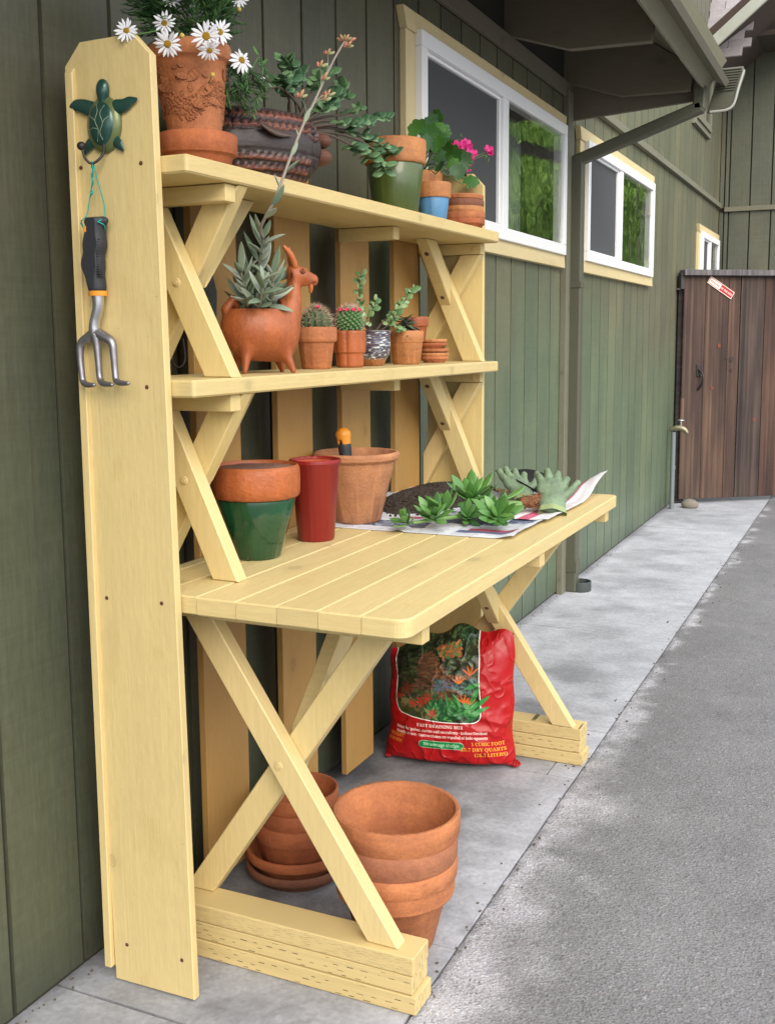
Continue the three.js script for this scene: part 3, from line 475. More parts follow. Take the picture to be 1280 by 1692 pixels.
// ---------------------------------------------------------------- potting bench
const bench = thing('potting_bench', 'pale yellow wooden potting bench with two shelves and slatted back against the wall', 'potting bench', null);
{
  const dog = (x0, x1, h0, h1, c = .037) => [[x0, h0], [x1, h0], [x1, h1 - c], [x1 - c * .95, h1], [x0 + c * .95, h1], [x0, h1 - c]];
  let bi = 0; const B = (g, name = 'plank', m = null) => mesh(name, g, m ?? paints[(bi++ * 3 + (bi >> 2)) % 5], bench);
  const eb = extXH(dog(.0854, .2694, .002, 1.751), 0, .0175, .0016, 'y'); eb.translate(-.0854, 0, 0); eb.rotateZ(.0149); eb.translate(.0854, 0, 0); B(eb, 'end_board');
  B(extXH(dog(.0854, .2694, .008, 1.731), 1.571, 1.589, .0016, 'y'), 'end_board');
  for (const [u0, u1] of [[-.008, .16], [.328, .497], [.660, .829], [.993, 1.164], [1.333, 1.512]]) { const g = extUH(dog(u0, u1, .028, u0 > .9 ? 1.585 : 1.735, .034), .0655, .083, .0016, 'y'); B(g, 'back_slat', u0 < 0 ? paint : shadedSlatPaint); }
  // shelves
  for (const h of [1.5525, 1.168]) {
    const s = new THREE.Shape(); s.moveTo(.0865, .0195); s.lineTo(.290, .0195); s.quadraticCurveTo(.2975, .0195, .2977, .027); s.lineTo(.3255, 1.548); s.quadraticCurveTo(.3258, 1.569, .305, 1.569); s.lineTo(.0865, 1.569); s.closePath();
    B(extXU(s, h - .031, h, .0035), 'shelf');
    const hb = h - .032;
    B(box(.09, .2875, hb - .032, hb, .1495, .1835, .002), 'cleat'); B(box(.09, .248, hb - .032, hb, .968, 1.003, .002), 'cleat'); B(box(.09, .275, hb - .032, hb, 1.535, 1.569, .002), 'cleat');
  }
  // table top
  const xs = [.0865, .1205, .2037, .2868, .3695, .4527, .5345, .6172, .7017];
  for (let i = 0; i + 1 < xs.length; i++) {
    const a = xs[i] + .0006, b = xs[i + 1] - .0006, s = new THREE.Shape(), u0 = .022 + rr(0, .0015), u1 = 1.546 - rr(0, .002);
    s.moveTo(a, u0); if (i === xs.length - 2) { s.lineTo(b - .03, u0); s.quadraticCurveTo(b - .001, u0, b, u0 + .03); s.lineTo(b, u1 - .022); s.quadraticCurveTo(b, u1, b - .022, u1); } else { s.lineTo(b, u0); s.lineTo(b, u1); } s.lineTo(a, u1); s.closePath();
    const dz = rr(-.0007, .0007); B(extXU(s, .745 + dz, .779 + dz, .0026), 'table_plank');
  }
  B(box(.09, .69, .712, .744, .112, .1455, .002), 'cleat'); B(box(.09, .695, .712, .744, .79, .826, .002), 'cleat'); B(box(.09, .69, .712, .744, 1.447, 1.482, .002), 'cleat');
  // crossed braces: h0, h1, centre x at both, width along x
  const brace = (x0, h0, x1, h1, w, u0, u1, name = 'brace') => B(extXH(clipX([[x0 - w / 2, h0], [x0 + w / 2, h0], [x1 + w / 2, h1], [x1 - w / 2, h1]], .0845), u0, u1, .0025, 'y'), name);
  const knee = (u, dir, h0, hT, x0, x1) => { const k = .074, p = [[u, h0], [u, h0 + k], [u + dir * (hT - h0 - k), hT], [u + dir * (hT - h0), hT]]; B(extUH(dir > 0 ? p.reverse() : p, x0, x1, .0025, 'y'), 'knee_brace'); };
  for (const [ua, kd] of [[.147, 1], [1.499, -1]]) {
    const ub = ua + .0355, ue = ua + .0705;
    brace(.262, 1.1685, .108, kd > 0 ? 1.487 : 1.519, .062, ua, ua + .0345); brace(.056, 1.1685, kd > 0 ? .262 : .2415, kd > 0 ? 1.5205 : 1.487, .064, ub, ue);
    brace(.265, .780, .120, kd > 0 ? 1.103 : 1.136, .058, ua, ua + .0345); brace(.060, .780, kd > 0 ? .262 : .2435, kd > 0 ? 1.136 : 1.1025, .064, ub, ue);
    knee(kd > 0 ? ue + .001 : ua - .001, kd, 1.338, 1.5205, .157, .193); knee(kd > 0 ? ue + .001 : ua - .001, kd, .958, 1.136, .157, .193);
  }
  for (const [ua, kd] of [[.147, 1], [1.376, -1]]) {
    brace(.592, .1125, .174, .744, .064, ua, ua + .0345); brace(.157, .1125, .598, .744, .066, ua + .0355, ua + .0705);
    knee(kd > 0 ? ua + .0715 : ua - .001, kd, .40, .744, .36, .396);
  }
  // feet: three layers each
  for (const [u0, u1, xf] of [[.131, .204, .6605], [1.378, 1.449, .646]]) for (let k = 0; k < 3; k++) { const j = k === 0 ? .007 : rr(-.001, .001); B(metricUV(box(.0865, xf + j, .0005 + k * .0373, .0005 + k * .0373 + .0366, u0 - (k === 0 ? .002 : 0), u1 + rr(0, .002), .0035), 'x', [rnd() * 5, k * .05], true), 'foot_board', beamPaint); }
  // fixings
  const head = (p, n, r, m, name) => { const g = new THREE.CylinderGeometry(r * .8, r, r * .35, 12), hx = new THREE.CylinderGeometry(r * .5, r * .5, r * .3, 6); hx.translate(0, r * .25, 0); put(name, mergeGeometries([g, hx]), m, bench, p, n); };
  for (const [x, h] of [[.083, 1.54], [.213, 1.539], [.099, .765], [.223, .767], [.208, 1.156], [.12, 1.15], [.112, .08], [.24, .08]]) if (!(x < .13 && h > 1.1 && h < 1.2)) head(V(x + .004, h, -.0003), V(0, 0, -1), .0042, rust, 'screw');
  const pm = mat(lin(.6, .46, .21), { roughness: .5 }), dk = mat(lin(.11, .07, .05), { roughness: .6, metalness: .4 });
  head(V(.375, .428, .146), V(0, 0, -1), .009, pm, 'bolt'); head(V(.176, 1.345, .146), V(0, 0, -1), .009, pm, 'bolt'); head(V(.178, .97, .146), V(0, 0, -1), .009, pm, 'bolt');
  const kn = V(0, -1, -1).normalize();
  for (const [h, u] of [[1.36, 1.477], [1.48, 1.356], [.98, 1.477], [1.098, 1.358], [.46, 1.316]]) head(V(h < .6 ? .378 : .175, h, u), kn, .008, dk, 'bolt');
  head(V(.252, 1.5045, 1.534), V(0, 0, -1), .008, pm, 'bolt'); head(V(.252, 1.12, 1.534), V(0, 0, -1), .008, pm, 'bolt');
}
// ---------------------------------------------------------------- pots
function soilDisc(r, h, m = dirtM) { const g = new THREE.CircleGeometry(r, 28); g.rotateX(-Math.PI / 2); const a = new THREE.CylinderGeometry(r, r, .004, 28, 1); a.translate(0, h - .004, 0); g.dispose(); const top = new THREE.RingGeometry(0.0001, r, 28, 8); top.rotateX(-Math.PI / 2); const P = top.attributes.position; for (let i = 0; i < P.count; i++) P.setY(i, h + .006 * (fbm(.5 + P.getX(i) * 8, .5 + P.getZ(i) * 8, 8, 8, 3, 4) - .5)); top.computeVertexNormals(); return metricUV(top, 'x'); }
// a flowerpot: base radius, body top radius, rim radius, rim height, total height
function potProfile(rb, rt, rr_, hr, h, w = .006, lip = null) {
  return [[0, 0], [rb - .003, 0], [rb, .003], [rt, h - hr], [rr_ - .0015, h - hr - .001, .002], [rr_, h - hr + .004], [rr_, h - .004], [rr_ - .002, h], [rr_ - w, h, .003], [rr_ - w - .004, h - hr, .004], [rt - w, h - hr - .004], [rb - w + .002, .008, .006], [0, .008]];
}
const saucerProfile = (rb, r, h, w = .006, step = .5) => [[0, 0], [rb - .002, 0], [rb, .003], [mix(rb, r, .62), h * step], [r - .001, h * step + .001, .002], [r, h * step + .004], [r, h - .003], [r - .002, h], [r - w, h - .001, .002], [rb - w * .4, h * .28, .006], [0, h * .25]];

// --- under the bench: nested big pots in front
{
  const grp = 'big pots nested in the front stack', P = (h, label, geo, m, pos, tilt = 0) => { const t = thing('terracotta_pot', label, 'flowerpot', pos, grp); mesh('pot', geo, m, t); t.rotation.z = tilt; return t; };
  P(0, 'lowest terracotta pot of the front floor stack, with a double collar', lathe([[0, 0], [.076, 0], [.079, .004], [.106, .113], [.119, .114], [.122, .118], [.123, .150], [.1275, .156], [.1285, .186], [.1265, .190], [.119, .190], [.112, .155], [.098, .11], [.07, .012], [0, .012]], .0022), terra, V(.528, .0005, .346));
  P(0, 'middle greyish terracotta pot of the front floor stack', lathe([[0, 0], [.080, 0], [.083, .004], [.107, .10], [.1265, .1415], [.128, .1455], [.1285, .185], [.1265, .189], [.119, .189], [.115, .14], [.10, .09], [.075, .012], [0, .012]], .0022), terraOld, V(.529, .0515, .3465), .008);
  P(0, 'topmost wide terracotta pot of the front floor stack, open and empty', lathe([[0, 0], [.080, 0], [.083, .004], [.107, .10], [.1272, .142], [.1295, .1465], [.1305, .187], [.1285, .191], [.1215, .191], [.1185, .187], [.114, .146], [.109, .138], [.100, .09], [.082, .04], [0, .04]], .0024, 72), terra, V(.530, .100, .347), -.006);
  const g2 = 'pots and saucers nested behind the crossed leg';
  const Q = (name, label, cat, geo, m, pos) => { const t = thing(name, label, cat, pos, g2); mesh(name === 'pot_saucer' ? 'saucer' : 'pot', geo, m, t); return t; };
  Q('pot_saucer', 'dark wide saucer lying on the concrete behind the crossed leg', 'saucer', lathe(saucerProfile(.098, .120, .040, .008), .004), terraBrown, V(.200, .0005, .512));
  Q('pot_saucer', 'red clay saucer second from the ground holding the back pots', 'saucer', lathe(saucerProfile(.098, .119, .046, .008), .004), terraRed, V(.202, .030, .510));
  Q('terracotta_pot', 'lowest pot of the back stack, sitting in the saucers', 'flowerpot', lathe(potProfile(.086, .0965, .101, .038, .098, .007), .003), terraRed, V(.205, .044, .510));
  Q('terracotta_pot', 'second pot of the back stack behind the crossed leg', 'flowerpot', lathe(potProfile(.074, .088, .0965, .036, .098, .007), .003), terraRed, V(.206, .078, .511));
  Q('terracotta_pot', 'topmost open pot of the back stack behind the crossed leg', 'flowerpot', lathe(potProfile(.070, .084, .0915, .036, .10, .007), .003), terraRed, V(.207, .110, .512));
}
// --- pots on the table
{
  const gp = thing('glazed_pot', 'green glazed pot with a bare terracotta collar behind the front brace', 'flowerpot', V(.198, .7795, .372));
  mesh('pot', lathe([[0, 0], [.047, 0], [.050, .004], [.0845, .129], [.080, .131], [.06, .13]], .003, 72), glaze(.012, .075, .028, .12), gp);
  mesh('collar', lathe([[.083, .130], [.0890, .1305], [.0925, .137], [.0935, .165], [.0925, .191], [.089, .1965], [.086, .1985], [.083, .188], [.079, .14], [.083, .127]], .003, 72), terraSmooth, gp);
  mesh('soil', soilDisc(.0835, .191, mat(lin(.2, .1, .07))), clay(.25, .13, .09, 83, .5), gp);
  const rp = thing('red_pot', 'tall narrow red glazed pot between the green pot and the terracotta pot', 'flowerpot', V(.219, .7795, .592));
  mesh('pot', lathe([[0, 0], [.039, 0], [.042, .003], [.0550, .175], [.0590, .178], [.0600, .186], [.0570, .188], [.0535, .184], [.040, .02], [0, .02]], .0025, 64), pmat(lin(.23, .010, .010), { roughness: .42, clearcoat: .15, clearcoatRoughness: .2 }), rp);
  mesh('pot_lining', lathe([[.0530, .180], [.0533, .183], [.049, .14], [.0475, .14]], .0005, 48), mat(lin(.45, .07, .025), { roughness: .7 }), rp);
  const tp = thing('terracotta_pot', 'pale terracotta pot with a rolled lip standing on the newspaper', 'flowerpot', V(.197, .7815, .846));
  mesh('pot', lathe([[0, 0], [.057, 0], [.060, .003], [.0975, .153], [.104, .156], [.1085, .161], [.1095, .168], [.1065, .175], [.1005, .177], [.096, .173], [.092, .150], [.056, .03], [0, .03]], .004, 72), terraPale, tp);
  const tw = thing('hand_trowel', 'hand trowel with an orange tipped black handle standing in the terracotta pot', 'trowel', V(.175, .925, .835)); tw.rotation.set(.0, -.2, .13);
  mesh('handle', taper([new THREE.Vector3(0, -.05, 0), new THREE.Vector3(0, 0, 0), new THREE.Vector3(-.0, .05, 0)], [.012, .0155, .0165], 10, 14), rubber, tw);
  mesh('handle_end', (() => { const g = sdfGeo((x, y, z) => Math.max(smin(capsule([x, y, z], [0, .056, 0], [0, .074, 0], .0165, .0195), 9, .001), -(Math.max(Math.abs(x) - .005, Math.abs(y - .056) - .007, Math.abs(z - .03) - .02))), [-.03, .02, -.03], [.03, .112, .03], 36); return g; })(), orangePlastic, tw);
  mesh('shaft', tube([new THREE.Vector3(0, -.05, 0), new THREE.Vector3(0, -.09, 0), new THREE.Vector3(.01, -.115, 0)], .006, 8, 8), castMetal, tw);
}
// --- top shelf
const S1 = 1.5528;
const daisyPot = thing('potted_daisy', 'embossed terracotta pot of white daisies on the near end of the top shelf', 'potted plant', V(.192, S1, .195));
{
  const sc = thing('pot_saucer', 'thick terracotta saucer under the daisy pot on the top shelf', 'saucer', V(.190, S1 + .0003, .212)); mesh('saucer', lathe([[0, 0], [.056, 0], [.059, .003], [.066, .028], [.0725, .030], [.0745, .034], [.0748, .064], [.072, .068], [.067, .068], [.062, .05], [.055, .03], [0, .028]], .003, 64), terraRed, sc);
  sc.position.copy(V(.190, S1 + .0003, .208));
  daisyPot.position.copy(V(.190, S1 + .029, .203)); daisyPot.rotation.set(0, .4, .035);
  const prof = (h) => h < .025 ? .0475 + h * .05 : mix(.0485, .0685, Math.pow((h - .025) / .150, 1.15));
  mesh('pot', lathe([[0, 0], [.046, 0], [.0475, .003], [prof(.05), .05], [prof(.09), .09], [prof(.13), .13], [prof(.165), .166], [.0735, .169], [.076, .174], [.0765, .193], [.074, .198], [.069, .199], [.065, .19], [.06, .15], [0, .15]], .003, 72), terra, daisyPot);
  // pressed leaf and berry relief round the belly
  const rl = leafGeo(.034, .020, .0032, { rings: 6, sides: 8, tip: 1.3, bend: .3 }), rs = leafGeo(.020, .012, .003, { rings: 5, sides: 6, bend: .2 }), bead = new THREE.SphereGeometry(.0028, 6, 5);
  for (let k = 0; k < 60; k++) { const a = rr(0, 6.283), h = k % 3 === 0 ? rr(.085, .12) : rr(.06, .15), r = prof(h) + .0006, n = new THREE.Vector3(Math.cos(a), -.12, Math.sin(a)), tng = new THREE.Vector3(-Math.sin(a), 0, Math.cos(a)); put('leaf_relief', k % 2 ? rs : rl, terra, daisyPot, n.clone().setY(0).multiplyScalar(r).setY(h), tng.multiplyScalar(rr(-1, 1)).add(new THREE.Vector3(0, rr(-.3, 1), 0)), n, rr(.7, 1.0)); }
  const beads = []; for (let k = 0; k < 900; k++) { const a = rr(0, 6.283), h = .092 + .028 * Math.sin(a * 3) * .6 + rr(-.02, .02), r = prof(h); const g = bead.clone(); g.translate(Math.cos(a) * r, h, Math.sin(a) * r); beads.push(g); }
  tag(mesh('berry_relief', mergeGeometries(beads), terra, daisyPot), null, null, null, 'stuff');
  mesh('soil', soilDisc(.064, .186), dirtM, daisyPot);
  daisyPot.updateMatrixWorld(true);
  const toL = (v) => daisyPot.worldToLocal(v.clone());
  // ferny foliage
  const fm = leafMat(.075, .18, .045, .6), fmD = leafMat(.04, .115, .035, .6), parts = [[], []], stems = [];
  const sprig = leafGeo(.017, .0042, .0012, { rings: 3, sides: 4 });
  const addTwig = (p, dir, L) => {
    const mid = p.clone().addScaledVector(dir, L * .5).add(new THREE.Vector3(0, .004, 0)), end = p.clone().addScaledVector(dir, L).add(new THREE.Vector3(0, -.004, 0)); stems.push(tube([p, mid, end], .0009, 4, 4));
    for (let i = 0; i < 15; i++) { const t = i / 14, q = p.clone().lerp(end, t), s = i % 2 ? 1 : -1, side = new THREE.Vector3().crossVectors(dir, new THREE.Vector3(.2, 1, .3)).normalize(); const g = sprig.clone(); g.applyMatrix4(frameTo(q, dir.clone().multiplyScalar(.8).addScaledVector(side, s * rr(.5, 1.1)).add(new THREE.Vector3(0, rr(-.2, .4), 0)), new THREE.Vector3(rr(-.4, .4), 1, rr(-.4, .4)), rr(.6, 1.15))); parts[rnd() < .5 ? 0 : 1].push(g); }
  };
  for (let k = 0; k < 300; k++) { const a = rr(0, 6.283), r = Math.sqrt(rnd()) * .085, y = .195 + rr(0, .125) * (1 - r * 5) + .02; addTwig(new THREE.Vector3(Math.cos(a) * r * .75, y, Math.sin(a) * r * .75), new THREE.Vector3(Math.cos(a + rr(-.6, .6)), rr(-.25, .9), Math.sin(a + rr(-.6, .6))).normalize(), rr(.025, .06)); }
  for (let k = 0; k < 40; k++) addTwig(toL(V(rr(.22, .28), rr(1.69, 1.77), rr(.24, .30))), new THREE.Vector3(rr(-.3, .6), rr(-1, .1), rr(-.9, .2)).normalize(), rr(.02, .045));
  tag(mesh('foliage', mergeGeometries(parts[0]), fm, daisyPot), null, null, null, 'stuff'); tag(mesh('foliage', mergeGeometries(parts[1]), fmD, daisyPot), null, null, null, 'stuff'); tag(mesh('twigs', mergeGeometries(stems), fmD, daisyPot), null, null, null, 'stuff');
  const petal = leafGeo(.021, .0066, .0012, { rings: 4, sides: 6, tip: .7, base: .5, bend: .25 }), pw = leafMat(.85, .85, .88, .6, .25), yc = mat(lin(.75, .42, .02), { roughness: .8, bumpMap: dirtM.bumpMap, bumpScale: .004 }), core = new THREE.SphereGeometry(.0068, 14, 8); core.scale(1, .55, 1);
  const petalS = leafGeo(.0205, .0058, .0012, { rings: 4, sides: 6, tip: .7, base: .5, bend: -.4 });
  const flower = (p, n, s = 1, openness = .1, base = null) => {
    const f = group('daisy_flower', daisyPot); frameTo(toL(p), n.clone().applyQuaternion(daisyPot.quaternion.clone().invert()), new THREE.Vector3(.1, 1, .2), s).decompose(f.position, f.quaternion, f.scale);
    mesh('flower_centre', core, yc, f); const N = 14 + Math.floor(rnd() * 4);
    for (let i = 0; i < N; i++) { const a = i / N * 6.283 + rr(-.09, .09); put('petal', rnd() < .5 ? petal : petalS, pw, f, new THREE.Vector3(Math.cos(a) * .005, .0005 + rr(-.0008, .0008), Math.sin(a) * .005), new THREE.Vector3(Math.cos(a), openness + rr(-.12, .16), Math.sin(a)), new THREE.Vector3(0, 1, 0), rr(.85, 1.1)); }
    const q = toL(p), c = toL(p.clone().addScaledVector(n, -.02)); mesh('stem', tube([q, c, base ?? new THREE.Vector3(q.x * .4, .21, q.z * .4)], .0012, 10, 5), fm, daisyPot);
  };
  const cam = (p) => camera.position.clone().sub(p).normalize();
  for (const [x, h, u, dx, dh, du, s, o] of [[.2, 1.757, -.004, -.25, .3, -.1, .82, .0], [.2, 1.796, .103, -.15, .35, 0, .85, .05], [.24, 1.745, .055, -.05, -.2, 0, 1.0, .05], [.27, 1.772, .128, .1, .1, 0, 1.12, .12], [.27, 1.790, .172, .2, .3, .2, .95, .05], [.27, 1.757, .243, .3, .4, .35, 1.0, -.35], [.2, 1.840, .205, -.1, .8, .1, .85, .05], [.2, 1.905, .345, .3, .3, 0, .8, .1], [.19, 1.846, .135, 0, .9, .2, .85, .05], [.275, 1.748, .130, .1, -.6, .1, .85, .2], [.15, 1.87, .24, -.2, .5, .1, .8, .1], [.14, 1.90, .15, -.3, .7, .2, .85, .1]]) { const p = V(x, h, u); flower(p, cam(p).add(V(dx, dh, du)).normalize(), s, o); }
  const bud = new THREE.SphereGeometry(.0045, 8, 6); for (const [x, h, u] of [[.26, 1.76, .07], [.26, 1.852, .254], [.26, 1.714, .16], [.22, 1.80, .19]]) { const b = put('flower_bud', bud, mat(lin(.5, .38, .08), { roughness: .8 }), daisyPot, toL(V(x, h, u)), new THREE.Vector3(0, 1, 0), undefined, 1); mesh('stem', tube([toL(V(x, h, u)), toL(V(mix(x, .2, .5), h - .012, u + .02)), new THREE.Vector3(.01, .21, .01)], .001, 8, 5), fm, daisyPot); }
  mesh('stem', tube([new THREE.Vector3(.01, .21, -.03), toL(V(.25, 1.745, .29)), toL(V(.26, 1.783, .322)), toL(V(.26, 1.770, .336)), toL(V(.26, 1.748, .333))], .0012, 16, 5), fm, daisyPot); put('flower_bud', bud, pw, daisyPot, toL(V(.26, 1.743, .333)), new THREE.Vector3(0, 1, 0), undefined, 1.1);
  for (const [x, h, u, dx] of [[.26, 1.765, .325, 1], [.26, 1.785, .32, -1]]) put('leaf', leafGeo(.022, .007, .0015, { bend: .6 }), fm, daisyPot, toL(V(x, h, u)), V(dx * .5, .6, .3), V(1, 0, -1));
}
// dark carved fish-shaped pot
{
  const f = thing('fish_pot', 'dark carved clay fish-shaped planter with red lips beside the daisy pot', 'planter', V(.193, S1, .425)); f.rotation.y = 1.02; // local +X points away along the wall
  const L = .148, Hh = .150, D = .082;
  const g = new THREE.SphereGeometry(1, 168, 110); g.rotateZ(Math.PI / 2); const P = g.attributes.position, col = new Float32Array(P.count * 3);
  for (let i = 0; i < P.count; i++) {
    let x = P.getX(i), y = P.getY(i), z = P.getZ(i); const ph = Math.atan2(y, z);
    const fat = Math.pow(Math.abs(x), 1.5) * .0; let px = x * L * .94, r = 1 + fat; let hh = .094, py = .079 + y * hh * r, pz = z * D * r;
    if (x > .55) { const q = (x - .55) / .45; py = mix(py, .083 + y * hh * .95, q * .5); }
    // carving: rows of scallops above and below a smooth side band
    let d = 0, red = 0; const hgt = py, sx = px;
    const row = (h0, h1, n, off) => { if (hgt > h0 && hgt < h1 && sx < .085) { const t = (hgt - h0) / (h1 - h0), c = ((sx * n + off) % 1 + 1) % 1, arch = 1 - Math.pow(2 * c - 1, 2), on = t < arch * .9 + .05; d += on ? .0026 * (1 - t * .4) : -.0022; red = Math.max(red, on ? .75 * (1 - t) + .1 : 0); } };
    row(.128, .146, 68, 0); row(.106, .124, 62, .5); row(.044, .058, 66, .2); row(.024, .038, 66, .7); row(.008, .020, 60, .3);
    for (const h0 of [.126, .104, .062, .041, .022]) if (Math.abs(hgt - h0) < .002) d -= .002;
    if (Math.hypot(sx - .098, hgt - .112) < .020) { const q = Math.hypot(sx - .098, hgt - .112); d += q < .006 ? .006 : q < .012 ? -.002 : .005; red = q > .012 ? .25 : red; }
    if (sx > .085 && sx < .13) { d += .0015 * Math.sin(sx * 420 + hgt * 160); }
    const n = new THREE.Vector3(x / L, y / .08, z / D).normalize(); P.setXYZ(i, px + n.x * d, Math.min(.1475, Math.max(.0005, py + n.y * d)), pz + n.z * d);
    const no = .8 + .5 * fbm(.5 + px, .5 + py, 40, 40, 3, 3), inside = py > .1478 ? .5 : 1; col.set([mix(.030, .20, red) * no * inside, mix(.020, .062, red) * no * inside, mix(.018, .036, red) * no * inside], i * 3);
  }
  g.setAttribute('color', new THREE.BufferAttribute(col, 3)); g.computeVertexNormals(); metricUV(g, 'x');
  mesh('body', g, mat(lin(1.15, 1.15, 1.15), { vertexColors: true, roughness: .42, bumpMap: terra.bumpMap, bumpScale: .0006 }), f);
  const darkClay = mat(lin(.085, .055, .042), { roughness: .42 });
  mesh('fin', (() => { const q = leafGeo(.082, .030, .012, { tip: .8, bend: .5, rings: 9, sides: 10 }); q.rotateZ(Math.PI / 2); q.applyMatrix4(new THREE.Matrix4().makeRotationX(-.9)); q.translate(.030, .094, .083); return q; })(), darkClay, f);
  mesh('rim', (() => { const q = new THREE.TorusGeometry(1, .06, 8, 60); q.rotateX(Math.PI / 2); q.scale(.080, .06, .045); q.translate(-.01, .1475, 0); return q; })(), darkClay, f);
  for (const [h, r, dx] of [[.104, .020, .140], [.070, .0225, .138]]) mesh('lip', (() => { const q = new THREE.SphereGeometry(r, 20, 14); q.scale(1.15, .82, 1.5); q.translate(dx, h, .006); return q; })(), clay(.20, .075, .045, 91, .1, .5), f);
}
// jade plant in a small pot behind the fish
const J = thing('jade_plant', 'sprawling jade plant with round leaves in a pot behind the carved fish', 'potted plant', V(.135, S1, .632));
{
  mesh('pot', lathe(potProfile(.040, .052, .058, .035, .158, .006), .003), terraOrange, J); mesh('soil', soilDisc(.05, .15), dirtM, J);
  const bark = mat(lin(.085, .06, .045), { roughness: .8 }), lms = [leafMat(.10, .20, .085, .42), leafMat(.155, .27, .125, .42), leafMat(.07, .155, .075, .42)];
  const lg = [leafGeo(.034, .027, .006, { tip: .72, base: .3, bend: .25 }), leafGeo(.028, .022, .005, { tip: .75, base: .3, bend: -.2 })];
  const o = J.position, W3 = (x, h, u) => V(x, h, u).sub(o), B0 = new THREE.Vector3(.01, .15, 0); let n = 0;
  const tuft = (p, dir, k, s = 1) => { for (let i = 0; i < k; i++) { const a = i * 2.4 + rr(-.3, .3), side = new THREE.Vector3(Math.cos(a), rr(-.2, .5), Math.sin(a)); put('leaf', lg[n % 2], lms[n % 3], J, p.clone().addScaledVector(dir, -.006 * (i >> 1)), side.addScaledVector(dir, rr(.1, .8)).normalize(), new THREE.Vector3(.5, .7, .6), s * rr(.7, 1.1)); n++; } };
  const branch = (pts, r, tufts, kk = 6, s = 1) => { const v = [B0, ...pts.map((p) => W3(...p))]; mesh('branch', taper(v, [r, r * .75, r * .5], 18, 7), bark, J); const c = new THREE.CatmullRomCurve3(v); for (const t of tufts) tuft(c.getPoint(t), c.getTangent(t), kk, s); };
  branch([[.16, 1.745, .66], [.17, 1.770, .60], [.18, 1.775, .53], [.18, 1.765, .49]], .004, [.62, .8], 3, .8);
  branch([[.16, 1.745, .64], [.17, 1.79, .60], [.18, 1.825, .575], [.18, 1.838, .555]], .0042, [.6, .8, .92, 1], 6);
  branch([[.17, 1.76, .66], [.18, 1.80, .68], [.19, 1.830, .70], [.19, 1.848, .73]], .0042, [.55, .7, .85, 1], 6);
  branch([[.18, 1.742, .68], [.19, 1.775, .74], [.2, 1.80, .77], [.2, 1.825, .78]], .004, [.55, .75, .9, 1], 5);
  branch([[.19, 1.735, .70], [.21, 1.742, .78], [.22, 1.76, .88], [.21, 1.79, .97], [.2, 1.795, 1.01]], .0044, [.5, .62, .74, .86, 1], 6, 1.1);
  branch([[.2, 1.72, .70], [.22, 1.72, .80], [.235, 1.715, .90], [.235, 1.70, .98]], .0044, [.45, .6, .72, .86, 1], 6, 1.12);
  branch([[.2, 1.705, .70], [.235, 1.685, .78], [.25, 1.668, .83]], .004, [.65, .82, 1], 5, 1.05);
  branch([[.2, 1.71, .70], [.24, 1.70, .83], [.255, 1.668, .89], [.255, 1.645, .90]], .004, [.6, .8, 1], 5, 1.1);
  branch([[.15, 1.75, .62], [.15, 1.80, .64], [.16, 1.84, .66]], .0036, [.6, .75, .9, 1], 6); branch([[.16, 1.76, .61], [.17, 1.79, .56], [.19, 1.795, .53]], .0036, [.55, .7, .85, 1], 6); branch([[.18, 1.74, .68], [.2, 1.765, .70], [.21, 1.79, .715]], .0036, [.6, .8, 1], 6); branch([[.2, 1.72, .68], [.23, 1.735, .76], [.24, 1.745, .82]], .0036, [.55, .7, .85, 1], 6);
  branch([[.17, 1.75, .70], [.17, 1.80, .80], [.17, 1.82, .86]], .0036, [.7, 1], 4, .9);
  branch([[.17, 1.745, .72], [.17, 1.78, .86], [.17, 1.805, .93]], .0036, [.8, 1], 5, .85);
}
